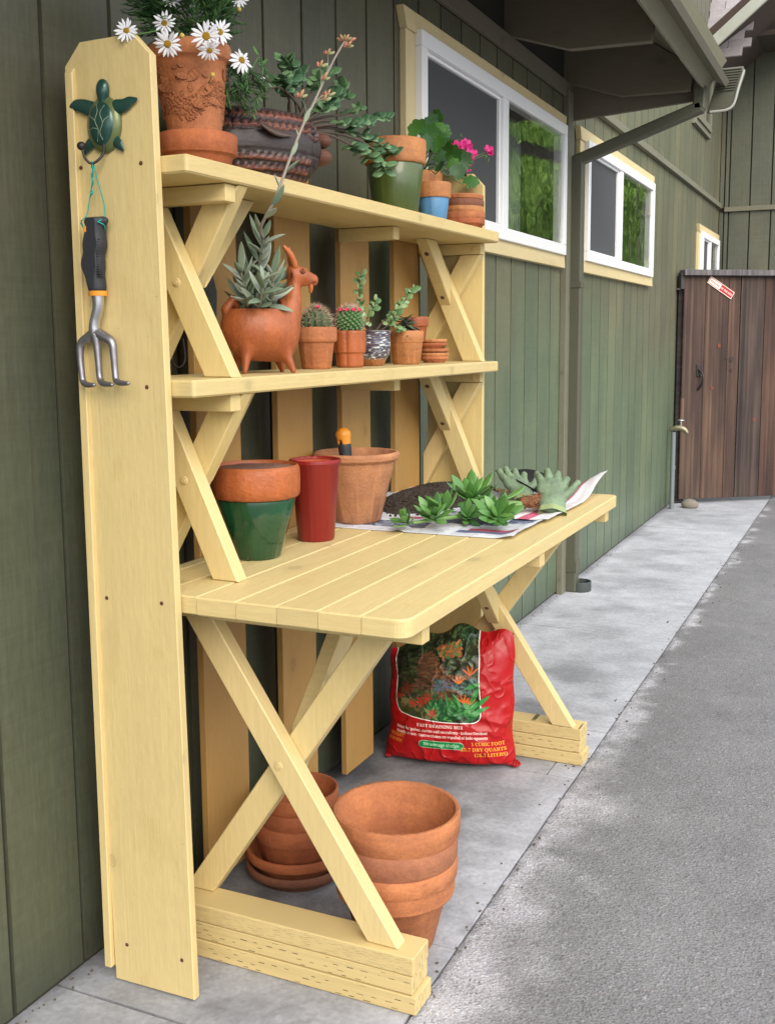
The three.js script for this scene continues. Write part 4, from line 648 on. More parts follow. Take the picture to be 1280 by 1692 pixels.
{ // green painted pot, blue pot, geranium, stack at the far end
  const g = thing('green_pot', 'olive green pot with a bare terracotta rim on the top shelf', 'flowerpot', V(.205, S1, 1.075));
  mesh('pot', lathe([[0, 0], [.055, 0], [.058, .003], [.0745, .136], [.07, .138], [.05, .137]], .003, 64), glaze(.075, .12, .022, .42), g); mesh('rim', lathe([[.073, .134], [.0785, .1345], [.0805, .139], [.0812, .193], [.0785, .197], [.073, .197], [.070, .16], [.069, .136], [.073, .134]], .0025, 64), terraOrange, g); mesh('soil', soilDisc(.0705, .185), dirtM, g);
  const b = thing('blue_pot', 'small sky blue pot with a terracotta rim near the geranium', 'flowerpot', V(.222, S1, 1.295));
  mesh('pot', lathe([[0, 0], [.033, 0], [.035, .003], [.0435, .076], [.04, .078], [.03, .077]], .002, 48), mat(lin(.085, .235, .42), { roughness: .5, bumpMap: terra.bumpMap, bumpScale: .0005 }), b); mesh('rim', lathe([[.042, .074], [.0475, .0745], [.0485, .077], [.0492, .113], [.0478, .116], [.044, .116], [.042, .09], [.042, .074]], .002, 48), terraOrange, b); mesh('soil', soilDisc(.0425, .105), dirtM, b);
  const ge = thing('geranium', 'pink flowered geranium in a terracotta pot behind the blue pot', 'potted plant', V(.140, S1, 1.405));
  mesh('pot', lathe(potProfile(.042, .054, .060, .045, .165, .006), .003), terraOrange, ge); mesh('soil', soilDisc(.053, .155), dirtM, ge);
  const o = ge.position, G = (x, h, u) => V(x, h, u).sub(o), out = []; for (let i = 0; i <= 32; i++) { const a = -Math.PI / 2 + .35 + (Math.PI * 2 - .7) * i / 32, r = .026 * (1 + .10 * Math.cos(a * 7 + .6) + .04 * Math.cos(a * 19)); out.push([Math.cos(a) * r, .026 + Math.sin(a) * r]); } out.push([0, .012]);
  const lf = [bladeGeo(out, 6, .0015), bladeGeo(out.map(([a, b_]) => [a * .85, b_ * .9]), -5, .002)], gm = [leafMat(.045, .15, .025, .55, .15), leafMat(.075, .21, .03, .55, .15), leafMat(.03, .10, .022, .55, .15)], sm = mat(lin(.12, .2, .05), { roughness: .6 });
  const C0 = new THREE.Vector3(.0, .16, 0); let n = 0;
  for (const [x, h, u] of [[.17, 1.79, 1.35], [.17, 1.82, 1.41], [.16, 1.83, 1.45], [.17, 1.815, 1.50], [.19, 1.772, 1.44], [.2, 1.73, 1.37], [.18, 1.76, 1.53], [.19, 1.755, 1.59], [.21, 1.70, 1.335], [.2, 1.785, 1.40], [.14, 1.81, 1.38], [.15, 1.845, 1.43], [.2, 1.75, 1.47], [.21, 1.725, 1.43], [.22, 1.735, 1.52], [.18, 1.80, 1.45], [.18, 1.775, 1.36], [.23, 1.71, 1.48], [.15, 1.80, 1.54], [.19, 1.735, 1.56], [.235, 1.695, 1.40], [.23, 1.69, 1.51], [.16, 1.855, 1.47], [.2, 1.76, 1.33]]) {
    const p = G(x, h, u), d = new THREE.Vector3(rr(-.3, .6), rr(.1, .9), rr(-.6, .5)), nrm = new THREE.Vector3(.6 + rr(-.4, .4), .35 + rr(-.4, .5), .55 + rr(-.4, .4)); put('leaf', lf[n % 2], gm[n % 3], ge, p, d, nrm, rr(.85, 1.2)); mesh('stem', tube([C0, C0.clone().lerp(p, .5).add(new THREE.Vector3(0, .015, 0)), p], .0016, 8, 5), sm, ge); n++;
  }
  const pk = [leafMat(.78, .035, .27, .6, .2), leafMat(.62, .02, .20, .6, .2)], pet = leafGeo(.020, .018, .0014, { tip: .6, base: .35, bend: .4, rings: 4, sides: 6 });
  for (const [x, h, u] of [[.2, 1.795, 1.52], [.2, 1.785, 1.545], [.2, 1.817, 1.625], [.21, 1.818, 1.58], [.2, 1.80, 1.60], [.22, 1.790, 1.575], [.2, 1.772, 1.625], [.2, 1.767, 1.50], [.22, 1.775, 1.58], [.245, 1.812, 1.68], [.2, 1.755, 1.61], [.21, 1.80, 1.64], [.21, 1.775, 1.55], [.25, 1.803, 1.675], [.21, 1.80, 1.50], [.215, 1.81, 1.54], [.22, 1.778, 1.53], [.22, 1.762, 1.56]]) {
    const f = group('geranium_flower', ge); frameTo(G(x, h, u), new THREE.Vector3(.75 + rr(-.3, .3), .25 + rr(-.2, .4), .65 + rr(-.3, .3)), undefined, rr(.85, 1.1)).decompose(f.position, f.quaternion, f.scale);
    for (let i = 0; i < 5; i++) { const a = i * 1.2566 + rr(-.15, .15); put('petal', pet, pk[i % 3 ? 0 : 1], f, new THREE.Vector3(0, 0, 0), new THREE.Vector3(Math.cos(a), .35 + rr(-.15, .2), Math.sin(a)), new THREE.Vector3(0, 1, 0)); }
    mesh('stem', tube([G(.19, 1.76, 1.56), G(x, h, u).lerp(G(.19, 1.76, 1.56), .4), G(x, h, u)], .0011, 6, 4), sm, ge);
  }
  mesh('stem', tube([C0, G(.18, 1.73, 1.5), G(.19, 1.76, 1.56)], .002, 8, 5), sm, ge);
  for (const [x, h, u] of [[.25, 1.79, 1.66], [.25, 1.775, 1.665], [.245, 1.785, 1.65], [.2, 1.83, 1.55], [.2, 1.84, 1.57]]) put('flower_bud', leafGeo(.016, .005, .004, {}), gm[1], ge, G(x, h, u), new THREE.Vector3(rr(-.5, .5), rr(-1, 1), rr(-.5, .5)));
  const st = (label, geo, m, h, t = 0) => { const q = thing('pot_saucer', label, 'saucer', V(.236, S1 + h, 1.49), 'saucers stacked at the far end of the top shelf'); mesh('saucer', geo, m, q); q.rotation.z = t; };
  st('bottom saucer of the stack beside the geranium', lathe(saucerProfile(.050, .064, .036, .006, .45), .003), terraRed, .0002);
  st('second saucer from the bottom of the stack beside the geranium', lathe(saucerProfile(.052, .0655, .033, .006, .4), .003), terra, .020, .01);
  st('third saucer, orange, in the stack beside the geranium', lathe(saucerProfile(.052, .0615, .030, .006, .35), .003), terraOrange, .041, -.015);
  st('fourth saucer, brown, in the stack beside the geranium', lathe(saucerProfile(.052, .0615, .030, .006, .3), .003), terraBrown, .060, -.01);
  st('topmost thin saucer of the stack beside the geranium', lathe(saucerProfile(.050, .060, .024, .006, .4), .003), terra, .081, -.02);
}
// ---------------------------------------------------------------- middle shelf
const S2 = 1.1683;
{ // goat planter: hollow body, four stub legs, neck, head with horns, ears, beard; local +X along the wall, +Y up, +Z towards the yard
  const g = thing('goat_planter', 'red clay goat-shaped planter holding a grey-leaved succulent', 'planter', V(.203, S2, .402)); g.rotation.y = .80; g.scale.set(.61, .945, .86);
  const fn = (x, y, z) => {
    const p = [x, y, z]; const zz = Math.abs(z);
    let d = ell(p, [-.020, .098, 0], [.122, .071, .076]);
    d = smin(d, ell(p, [.03, .092, 0], [.082, .054, .066]), .03);
    d = smin(d, capsule(p, [.070, .085, 0], [.108, .150, 0], .050, .030), .045);
    d = Math.max(d, y - .1405 - sstep(.05, .1, x) * .3);                         // flat open back
    d = Math.max(d, -ell(p, [-.03, .150, 0], [.082, .065, .058]));              // hollow
    d = smin(d, capsule(p, [.100, .138, 0], [.120, .208, 0], .029, .0215), .022);  // neck
    d = smin(d, capsule(p, [.114, .220, 0], [.150, .212, 0], .0215, .017), .014); // head
    d = smin(d, capsule(p, [.150, .212, 0], [.190, .205, 0], .0185, .0125), .012); // muzzle
    d = smin(d, capsule([x, y, zz], [.062, .05, .036], [.088, .006, .052], .021, .0085), .016);
    d = smin(d, capsule([x, y, zz], [-.068, .05, .036], [-.080, .006, .050], .021, .0085), .016);
    d = smin(d, capsule(p, [-.125, .138, 0], [-.100, .158, 0], .014, .012), .01); d = smin(d, capsule(p, [-.100, .158, 0], [-.085, .146, 0], .011, .009), .006); // tail
    return d;
  };
  mesh('body', sdfGeo(fn, [-.15, -.008, -.085], [.21, .255, .085], 116), terraSmooth, g);
  const hd = new THREE.Vector3();
  for (const z of [.012, -.012]) mesh('horn', taper([new THREE.Vector3(.116, .235, z), new THREE.Vector3(z < 0 ? .112 : .100, .256, z * 1.7), new THREE.Vector3(z < 0 ? .112 : .072, .276, z * 2.2)], [.0115, .0095, .0045], 10, 10), terraSmooth, g);
  for (const s of [1, -1]) mesh('ear', (() => { const q = leafGeo(.034, .021, .008, { tip: .8, bend: .5 }); q.applyMatrix4(frameTo(new THREE.Vector3(.106, .219, s * .018), new THREE.Vector3(-.6, -.12, s * .8), new THREE.Vector3(.5, .2, s))); return q; })(), terraSmooth, g);
  mesh('beard', taper([new THREE.Vector3(.176, .196, 0), new THREE.Vector3(.177, .186, 0), new THREE.Vector3(.175, .180, 0)], [.0085, .0085, .006], 8, 8), terraSmooth, g);
  const dk = mat(lin(.06, .015, .008), { roughness: .6 });
  for (const s of [1, -1]) { const e = new THREE.SphereGeometry(.0068, 14, 10); e.scale(1.4, .7, .5); e.translate(.140, .223, s * .0195); mesh('eye', e, terraSmooth, g); mesh('eyelid', tube([new THREE.Vector3(.130, .223, s * .0212), new THREE.Vector3(.140, .2285, s * .0215), new THREE.Vector3(.150, .222, s * .0200)], .0011, 8, 5), dk, g); mesh('eyelid', tube([new THREE.Vector3(.130, .223, s * .0212), new THREE.Vector3(.140, .2182, s * .0222), new THREE.Vector3(.150, .222, s * .0200)], .0011, 8, 5), dk, g); mesh('pupil', (() => { const q = new THREE.SphereGeometry(.0024, 8, 6); q.translate(.140, .223, s * .0222); return q; })(), dk, g); mesh('nostril', (() => { const q = new THREE.SphereGeometry(.0022, 8, 6); q.translate(.2000, .209, s * .0055); return q; })(), dk, g); }
  mesh('mouth', tube([new THREE.Vector3(.176, .2005, .0135), new THREE.Vector3(.192, .2010, .0112), new THREE.Vector3(.2022, .2015, 0), new THREE.Vector3(.192, .2010, -.0112), new THREE.Vector3(.176, .2005, -.0135)], .0011, 16, 5), dk, g);
  mesh('soil', (() => { const q = soilDisc(.06, .128); q.scale(1.22, 1, .9); q.translate(-.03, 0, 0); return q; })(), dirtM, g);
}
{ // kalanchoe in the goat, with a long flower stalk leaning out past the top shelf
  const k = thing('succulent', 'grey-green kalanchoe with a long flowering stalk growing out of the goat planter', 'succulent', V(.197, S2 + .128, .385));
  const o = k.position, L = (x, h, u) => V(x, h, u).sub(o), ms = [leafMat(.235, .29, .205, .8), leafMat(.32, .37, .29, .8), leafMat(.155, .215, .14, .8)], lgs = [leafGeo(.074, .022, .0065, { tip: 1.35, bend: .35, fold: .25 }), leafGeo(.064, .019, .006, { tip: 1.4, bend: -.25, fold: .3 }), leafGeo(.042, .017, .006, { tip: 1.2, bend: .5, fold: .25 })], stm = mat(lin(.20, .20, .14), { roughness: .8 });
  let n = 0; const leaf = (p, d, s, up) => { put('leaf', lgs[n % 3], ms[(n * 7 + (n >> 2)) % 3], k, p, d, up ?? new THREE.Vector3(0, 1, .2), s); n++; };
  const stalk = (pts, levels, s0, s1, r = .004) => { const c = new THREE.CatmullRomCurve3(pts.map((p) => L(...p))); mesh('stem', taper(pts.map((p) => L(...p)), [r, r * .7], 12, 7), stm, k); for (let i = 0; i < levels; i++) { const t = .12 + .88 * i / (levels - 1), p = c.getPoint(t), T = c.getTangent(t), a0 = i * 1.571 + rr(-.2, .2); for (const a of [a0, a0 + Math.PI]) { const side = new THREE.Vector3(Math.cos(a), 0, Math.sin(a)); side.addScaledVector(T, -side.dot(T)).normalize(); const op = mix(.5, 1.35, t); leaf(p, side.clone().multiplyScalar(1).addScaledVector(T, op).normalize(), mix(s0, s1, t), T.clone().addScaledVector(side, -.5)); } } };
  stalk([[.20, 1.300, .385], [.205, 1.345, .385], [.225, 1.400, .365], [.245, 1.440, .345]], 8, 1.05, .95);
  stalk([[.20, 1.300, .375], [.20, 1.330, .350], [.205, 1.372, .325]], 6, .9, .85); stalk([[.20, 1.300, .40], [.20, 1.330, .43], [.215, 1.362, .455]], 5, .9, .75); stalk([[.18, 1.300, .385], [.17, 1.34, .40], [.165, 1.38, .41]], 6, 1, .8);
  stalk([[.22, 1.300, .36], [.245, 1.325, .335], [.262, 1.355, .318]], 5, .85, .8); stalk([[.19, 1.300, .42], [.185, 1.33, .47], [.18, 1.372, .50]], 5, .8, .6); stalk([[.22, 1.300, .39], [.25, 1.33, .37], [.26, 1.365, .352]], 6, .9, .85);
  for (let i = 0; i < 8; i++) { const a = rr(0, 6.28); leaf(L(.2 + rr(-.03, .03), 1.305, .38 + rr(-.05, .05)), new THREE.Vector3(Math.cos(a), rr(.3, 1.2), Math.sin(a)), rr(.8, 1.15)); }
  // flower stalk
  const sp = [[.245, 1.44, .345], [.30, 1.452, .250], [.345, 1.495, .225], [.36, 1.540, .236], [.362, 1.59, .268], [.362, 1.645, .310], [.362, 1.699, .358], [.362, 1.761, .410], [.362, 1.806, .452], [.362, 1.840, .488]].map((p) => L(...p)), c = new THREE.CatmullRomCurve3(sp);
  mesh('flower_stalk', taper(sp, [.0034, .003, .0026, .002], 50, 8), mat(lin(.27, .23, .19), { roughness: .8 }), k);
  for (const [t, s] of [[.22, .75], [.27, .8], [.33, .6], [.38, .55], [.44, .5], [.52, .5], [.58, .45]]) { const p = c.getPointAt(t), T = c.getTangentAt(t), sd = new THREE.Vector3(rr(-1, 1), 0, rr(-1, 1)); leaf(p, T.clone().addScaledVector(sd, .4), s, sd); }
  const budM = [mat(lin(.42, .24, .12), { roughness: .8 }), mat(lin(.46, .19, .14), { roughness: .8 }), mat(lin(.30, .30, .15), { roughness: .8 })], bg = leafGeo(.014, .006, .0055, { tip: 1, base: .7 });
  const cluster = (p, d, m) => { for (let i = 0; i < m; i++) { const a = i * 2.4, q = new THREE.Vector3(Math.cos(a), 0, Math.sin(a)).multiplyScalar(.0018 * Math.sqrt(i) * 1.4); put('flower_bud', bg, budM[i % 3], k, p.clone().add(q), d.clone().addScaledVector(q, 160).normalize(), new THREE.Vector3(1, 0, 1), rr(.75, 1.15)); } };
  cluster(c.getPointAt(1), c.getTangentAt(1), 14); cluster(c.getPointAt(.985).add(new THREE.Vector3(.006, -.008, 0)), new THREE.Vector3(.4, .6, -.5), 6);
  for (const [x, h, u, t] of [[.365, 1.795, .405, .86], [.365, 1.764, .372, .80], [.365, 1.743, .387, .78], [.365, 1.716, .402, .73], [.367, 1.690, .288, .66], [.362, 1.705, .392, .72]]) { const p = L(x, h, u); mesh('stem', tube([c.getPointAt(t - .05), c.getPointAt(t - .02).lerp(p, .6), p], .0013, 6, 5), stm, k); cluster(p, c.getTangentAt(t), 6); }
}
{ // two cactus pots
  const c1 = thing('barrel_cactus', 'spiny barrel cactus with one pink flower in a plain terracotta pot beside the goat', 'cactus', V(.172, S2, .692));
  mesh('pot', lathe(potProfile(.035, .0425, .0492, .034, .098, .005), .0025), terra, c1); mesh('soil', soilDisc(.042, .088), dirtM, c1);
  const ribbed = (r, h, ribs, amp) => { const g = new THREE.SphereGeometry(1, 110, 40), P = g.attributes.position; for (let i = 0; i < P.count; i++) { const x = P.getX(i), y = P.getY(i), z = P.getZ(i), a = Math.atan2(z, x), f = 1 + amp * Math.abs(Math.cos(a * ribs / 2)) * Math.sqrt(Math.max(0, 1 - y * y)) - amp * .5; P.setXYZ(i, x * r * f, y * h, z * r * f); } g.computeVertexNormals(); return metricUV(g, 'y'); };
  const b = ribbed(.033, .034, 13, .2); b.translate(0, .108, 0); mesh('body', b, mat(lin(.06, .095, .04), { roughness: .7 }), c1);
  const sp = [], sg = new THREE.ConeGeometry(.0006, 1, 3); sg.translate(0, .5, 0);
  const spines = (rad, hh, y0, ribs, rows, out, arr, len, cnt) => { for (let i = 0; i < ribs; i++) for (let j = 0; j < rows; j++) { const a = i / ribs * 6.283, e = mix(-.5, 1.35, j / (rows - 1)), p = new THREE.Vector3(Math.cos(a) * Math.cos(e) * rad * 1.07, y0 + Math.sin(e) * hh, Math.sin(a) * Math.cos(e) * rad * 1.07), n = new THREE.Vector3(Math.cos(a) * Math.cos(e), Math.sin(e), Math.sin(a) * Math.cos(e)); for (let s = 0; s < cnt; s++) { const g = sg.clone(); g.applyMatrix4(frameTo(p, n.clone().add(new THREE.Vector3(rr(-1, 1), rr(-1, 1), rr(-1, 1))), undefined, new THREE.Vector3(1, len * rr(.6, 1.2), 1))); arr.push(g); } } };
  spines(.033, .034, .108, 13, 8, 1, sp, .017, 8); tag(mesh('spines', mergeGeometries(sp), mat(lin(.45, .33, .22), { roughness: .8 }), c1), null, null, null, 'stuff');
  const pet = leafGeo(.009, .005, .0012, { rings: 3, sides: 5 }), pk = leafMat(.7, .03, .13, .6);
  const fl = (par, p, n, s, m = pk) => { const f = group('cactus_flower', par); frameTo(p, n, undefined, s).decompose(f.position, f.quaternion, f.scale); for (let i = 0; i < 8; i++) { const a = i * .785; put('petal', pet, m, f, new THREE.Vector3(0, 0, 0), new THREE.Vector3(Math.cos(a), 1.1, Math.sin(a)), new THREE.Vector3(0, 1, 0)); } };
  fl(c1, new THREE.Vector3(.012, .140, .012), new THREE.Vector3(.3, 1, .3), 1.1);
  const c2 = thing('flowering_cactus', 'round green cactus ringed with pink flowers in a scalloped terracotta pot', 'cactus', V(.192, S2, .828));
  const sc = new THREE.LatheGeometry(roundProfile([[0, 0], [.030, 0], [.033, .004], [.0345, .034], [.0385, .037], [.0395, .086], [.0375, .090], [.033, .090], [.031, .07], [0, .07]], .0025).map(([r, h]) => new THREE.Vector2(Math.max(r, .0001), h)), 96), P = sc.attributes.position; for (let i = 0; i < P.count; i++) { const x = P.getX(i), z = P.getZ(i), a = Math.atan2(z, x), f = 1 + .13 * (Math.pow(Math.abs(Math.cos(a * 3.5)), .55) - .6); P.setX(i, x * f); P.setZ(i, z * f); } sc.computeVertexNormals(); mesh('pot', metricUV(sc, 'y'), terraSmooth, c2);
  mesh('soil', soilDisc(.029, .083), dirtM, c2);
  const bd = new THREE.SphereGeometry(.029, 24, 18); bd.scale(1, 1.15, 1); bd.translate(0, .112, 0); mesh('body', metricUV(bd), mat(lin(.05, .13, .035), { roughness: .65 }), c2);
  const tub = new THREE.SphereGeometry(.0046, 8, 6), tm = mat(lin(.07, .18, .05), { roughness: .6 }), tb = []; for (let i = 0; i < 130; i++) { const y = 1 - 1.6 * (i + .5) / 130, r = Math.sqrt(Math.max(0, 1 - y * y)), a = i * 2.39996, g = tub.clone(); g.translate(Math.cos(a) * r * .030, .112 + y * .0345, Math.sin(a) * r * .030); tb.push(g); }
  mesh('tubercles', mergeGeometries(tb), tm, c2).userData.kind = 'stuff';
  const s2 = []; for (let i = 0; i < 130; i++) { const y = 1 - 1.6 * (i + .5) / 130, r = Math.sqrt(Math.max(0, 1 - y * y)), a = i * 2.39996, n = new THREE.Vector3(Math.cos(a) * r, y, Math.sin(a) * r); for (let q = 0; q < 5; q++) { const g = sg.clone(); g.applyMatrix4(frameTo(new THREE.Vector3(n.x * .034, .112 + n.y * .039, n.z * .034), n.clone().add(new THREE.Vector3(rr(-1, 1), rr(-1, 1), rr(-1, 1))), undefined, new THREE.Vector3(.8, y > .55 ? .012 : .006, .8))); s2.push(g); } } tag(mesh('spines', mergeGeometries(s2), mat(lin(.6, .45, .38), { roughness: .8 }), c2), null, null, null, 'stuff');
  for (let i = 0; i < 11; i++) { const a = i / 11 * 6.283 + .2; fl(c2, new THREE.Vector3(Math.cos(a) * .024, .138, Math.sin(a) * .024), new THREE.Vector3(Math.cos(a), .8, Math.sin(a)), 1, leafMat(.72, .03, .12, .6)); }
}
{ // elephant bush in a brush-striped glazed pot
  const t = thing('elephant_bush', 'small-leaved elephant bush in a blue and white striped glazed pot', 'potted plant', V(.188, S2, .968));
  const sm = tex(512, 256, (u, v) => { const base = .42 + .12 * fbm(u, v, 8, 8, 4, 3), row = Math.floor(v * 15), fv = v * 15 - row, wob = .12 * Math.sin(u * 40 + row * 2) + .2 * (fbm(u, v, 10, 10, 3, 7) - .5); const st = v > .18 && v < .93 && Math.abs(fv - .5 + wob) < .30, k = fbm(u, v, 14, 20, 3, row + 3); if (!st) return v < .2 ? [.66, .42, .25] : [base * .9, base * .86, base * .8]; return k > .60 ? [.86, .88, .88] : k > .5 ? [.5, .58, .70] : k > .42 ? [.12, .14, .22] : k > .38 ? [.5, .2, .14] : [.2, .24, .38]; }, true, 1, 1);
  const prof = roundProfile([[0, 0], [.025, 0], [.028, .003], [.031, .012], [.042, .030], [.0455, .06], [.043, .080], [.048, .087], [.047, .092], [.041, .091], [.038, .08], [0, .078]], .004), g = new THREE.LatheGeometry(prof.map(([r, h]) => new THREE.Vector2(Math.max(r, .0001), h)), 56), P = g.attributes.position, uv = g.attributes.uv; for (let i = 0; i < P.count; i++) { const y = P.getY(i), z = .0016 * Math.sin(y * 900); if (y > .02 && y < .085) { const r = Math.hypot(P.getX(i), P.getZ(i)); } uv.setXY(i, uv.getX(i) * 2, y / .095); }
  mesh('pot', toCreasedNormals(g, 1), pmat(lin(.85, .85, .85), { map: sm, roughness: .3, clearcoat: .4 }), t); mesh('soil', soilDisc(.038, .082), dirtM, t);
  const bark = mat(lin(.075, .045, .035), { roughness: .8 }), lm = [leafMat(.16, .27, .10, .45), leafMat(.26, .36, .17, .45), leafMat(.10, .20, .075, .45)], lg = leafGeo(.020, .0165, .004, { tip: .75, base: .35, bend: .2 }), o = t.position, L = (x, h, u) => V(x, h, u).sub(o); let n = 0;
  const br = (pts, k, s = 1) => { const c = new THREE.CatmullRomCurve3([new THREE.Vector3(0, .08, 0), ...pts.map((p) => L(...p))]); mesh('branch', taper(c.getPoints(6), [.0032, .0022, .0012], 16, 6), bark, t); for (let i = 0; i < k; i++) { const q = .38 + .62 * i / (k - 1), p = c.getPoint(q), T = c.getTangent(q), a = i * 1.571, sd = new THREE.Vector3(Math.cos(a), .2, Math.sin(a)); for (const sg of [1, -1]) { put('leaf', lg, lm[n % 3], t, p, sd.clone().multiplyScalar(sg).addScaledVector(T, .7), new THREE.Vector3(.6, .6, .6), s * rr(.75, 1.15)); n++; } } };
  br([[.188, 1.285, .905], [.19, 1.320, .895], [.19, 1.360, .885], [.195, 1.395, .885]], 9); br([[.19, 1.29, .93], [.195, 1.315, .955], [.195, 1.335, .975]], 6); br([[.2, 1.275, .99], [.21, 1.29, 1.02], [.215, 1.305, 1.05], [.215, 1.33, 1.08]], 8); br([[.2, 1.28, 1.0], [.205, 1.31, 1.06], [.21, 1.335, 1.12], [.21, 1.365, 1.15], [.21, 1.372, 1.185]], 10, 1.1); br([[.22, 1.27, .985], [.235, 1.285, .99], [.24, 1.30, 1.0]], 5); br([[.19, 1.272, .93], [.2, 1.275, .90], [.205, 1.29, .865], [.205, 1.305, .855]], 6); br([[.2, 1.28, 1.02], [.21, 1.27, 1.06], [.215, 1.262, 1.08]], 5);
  const e = thing('echeveria', 'dark rosette succulent drooping over a small terracotta pot', 'succulent', V(.205, S2, 1.142)); mesh('pot', lathe(potProfile(.0375, .0440, .0472, .030, .091, .005), .0035), terraOrange, e); mesh('soil', soilDisc(.041, .082), dirtM, e);
  const el = [leafGeo(.052, .017, .005, { tip: 1.1, base: .4, bend: -.6, fold: .2 }), leafGeo(.04, .015, .005, { tip: 1.1, base: .4, bend: -.3, fold: .25 })], em = [leafMat(.075, .095, .06, .4), leafMat(.10, .15, .08, .4), leafMat(.06, .06, .05, .35)], S0 = new THREE.Vector3(.0, .118, .005); mesh('stem', taper([new THREE.Vector3(0, .08, 0), new THREE.Vector3(.003, .1, .004), S0], [.005, .0045], 6, 7), bark, e);
  for (let i = 0; i < 26; i++) { const a = i * 2.4, lv = i / 26; put('leaf', el[i % 2], em[i % 3], e, S0.clone().add(new THREE.Vector3(0, -.022 * lv, 0)), new THREE.Vector3(Math.cos(a), mix(1.3, -.25, Math.sqrt(lv)), Math.sin(a)), new THREE.Vector3(0, 1, 0), mix(.6, 1.05, lv)); }
  const st = (name, label, cat, geo, m, h, dx = 0, du = 0, t2 = 0) => { const q = thing(name, label, cat, V(.206 + dx, S2 + h, 1.338 + du), 'little saucers and pots at the far end of the middle shelf'); mesh(name === 'pot_saucer' ? 'saucer' : 'pot', geo, m, q); q.rotation.z = t2; };
  const sp = (r, h) => lathe(saucerProfile(r * .8, r, h, .005, .5), .002, 40);
  st('pot_saucer', 'bottom little saucer of the middle shelf stack', 'saucer', sp(.0405, .019), terra, 0); st('pot_saucer', 'second little saucer of the middle shelf stack', 'saucer', sp(.0415, .018), terraOrange, .0105, .001); st('pot_saucer', 'third little saucer of the middle shelf stack', 'saucer', sp(.0415, .018), terra, .023, 0, .002); st('pot_saucer', 'fourth little saucer of the middle shelf stack', 'saucer', sp(.040, .019), terraRed, .038, -.001, -.006, .02); st('pot_saucer', 'topmost little saucer of the middle shelf stack', 'saucer', sp(.039, .018), terraOrange, .050, 0, -.006);
  st('terracotta_pot', 'little terracotta pot behind the saucers at the end of the middle shelf', 'flowerpot', lathe(potProfile(.026, .033, .038, .028, .075, .004), .002), terraSmooth, .056, -.045, -.03, .03);
}
{ // old grey tool blade and wire hooks on the back slats
  const b = thing('hanging_tool', 'grey weathered tool blade hanging on the back slats behind the left brace', 'garden tool', V(.088, 1.25, .385));
  const pts = [[-.010, .0], [-.022, .03], [-.018, .06], [-.030, .09], [-.028, .12], [-.012, .145], [.004, .165], [.012, .150], [.008, .12], [.020, .09], [.018, .055], [.014, .02], [.006, -.008]]; mesh('blade', (() => { const g = ext(pts, .004, .001); g.rotateY(Math.PI / 2); return metricUV(g, 'y'); })(), mat(lin(.085, .10, .095), { roughness: .55, metalness: .35, map: concMap }), b);
  mesh('blade', (() => { const g = ext(pts.map(([a, c]) => [a * .7 - .012, c * .6 - .03]), .004, .001); g.rotateY(Math.PI / 2); g.translate(.005, 0, 0); return metricUV(g, 'y'); })(), mat(lin(.11, .125, .12), { roughness: .55, metalness: .35, map: concMap }), b);
  mesh('tang', tube([new THREE.Vector3(.002, .155, 0), new THREE.Vector3(.004, .18, -.002), new THREE.Vector3(-.003, .195, -.004)], .0035, 8, 6), iron, b);
  const mk = (label, x, h, u, s) => { const t = thing('wire_hook', label, 'hook', V(x, h, u), 'wire hooks on the back of the bench'); const p = []; for (let i = 0; i <= 14; i++) { const a = Math.PI * (1.05 + 1.05 * i / 14); p.push(new THREE.Vector3(0, Math.sin(a) * s, -Math.cos(a) * s * -1)); } p.unshift(new THREE.Vector3(-.004, s * 1.6, p[0].z)); mesh('hook', tube(p, .0022, 30, 6), iron, t); };
  mk('bent wire hook above the middle shelf behind the left brace', .100, 1.206, .250, .022); mk('smaller wire hook beside the end of the left brace', .096, 1.200, .46, .016);
}
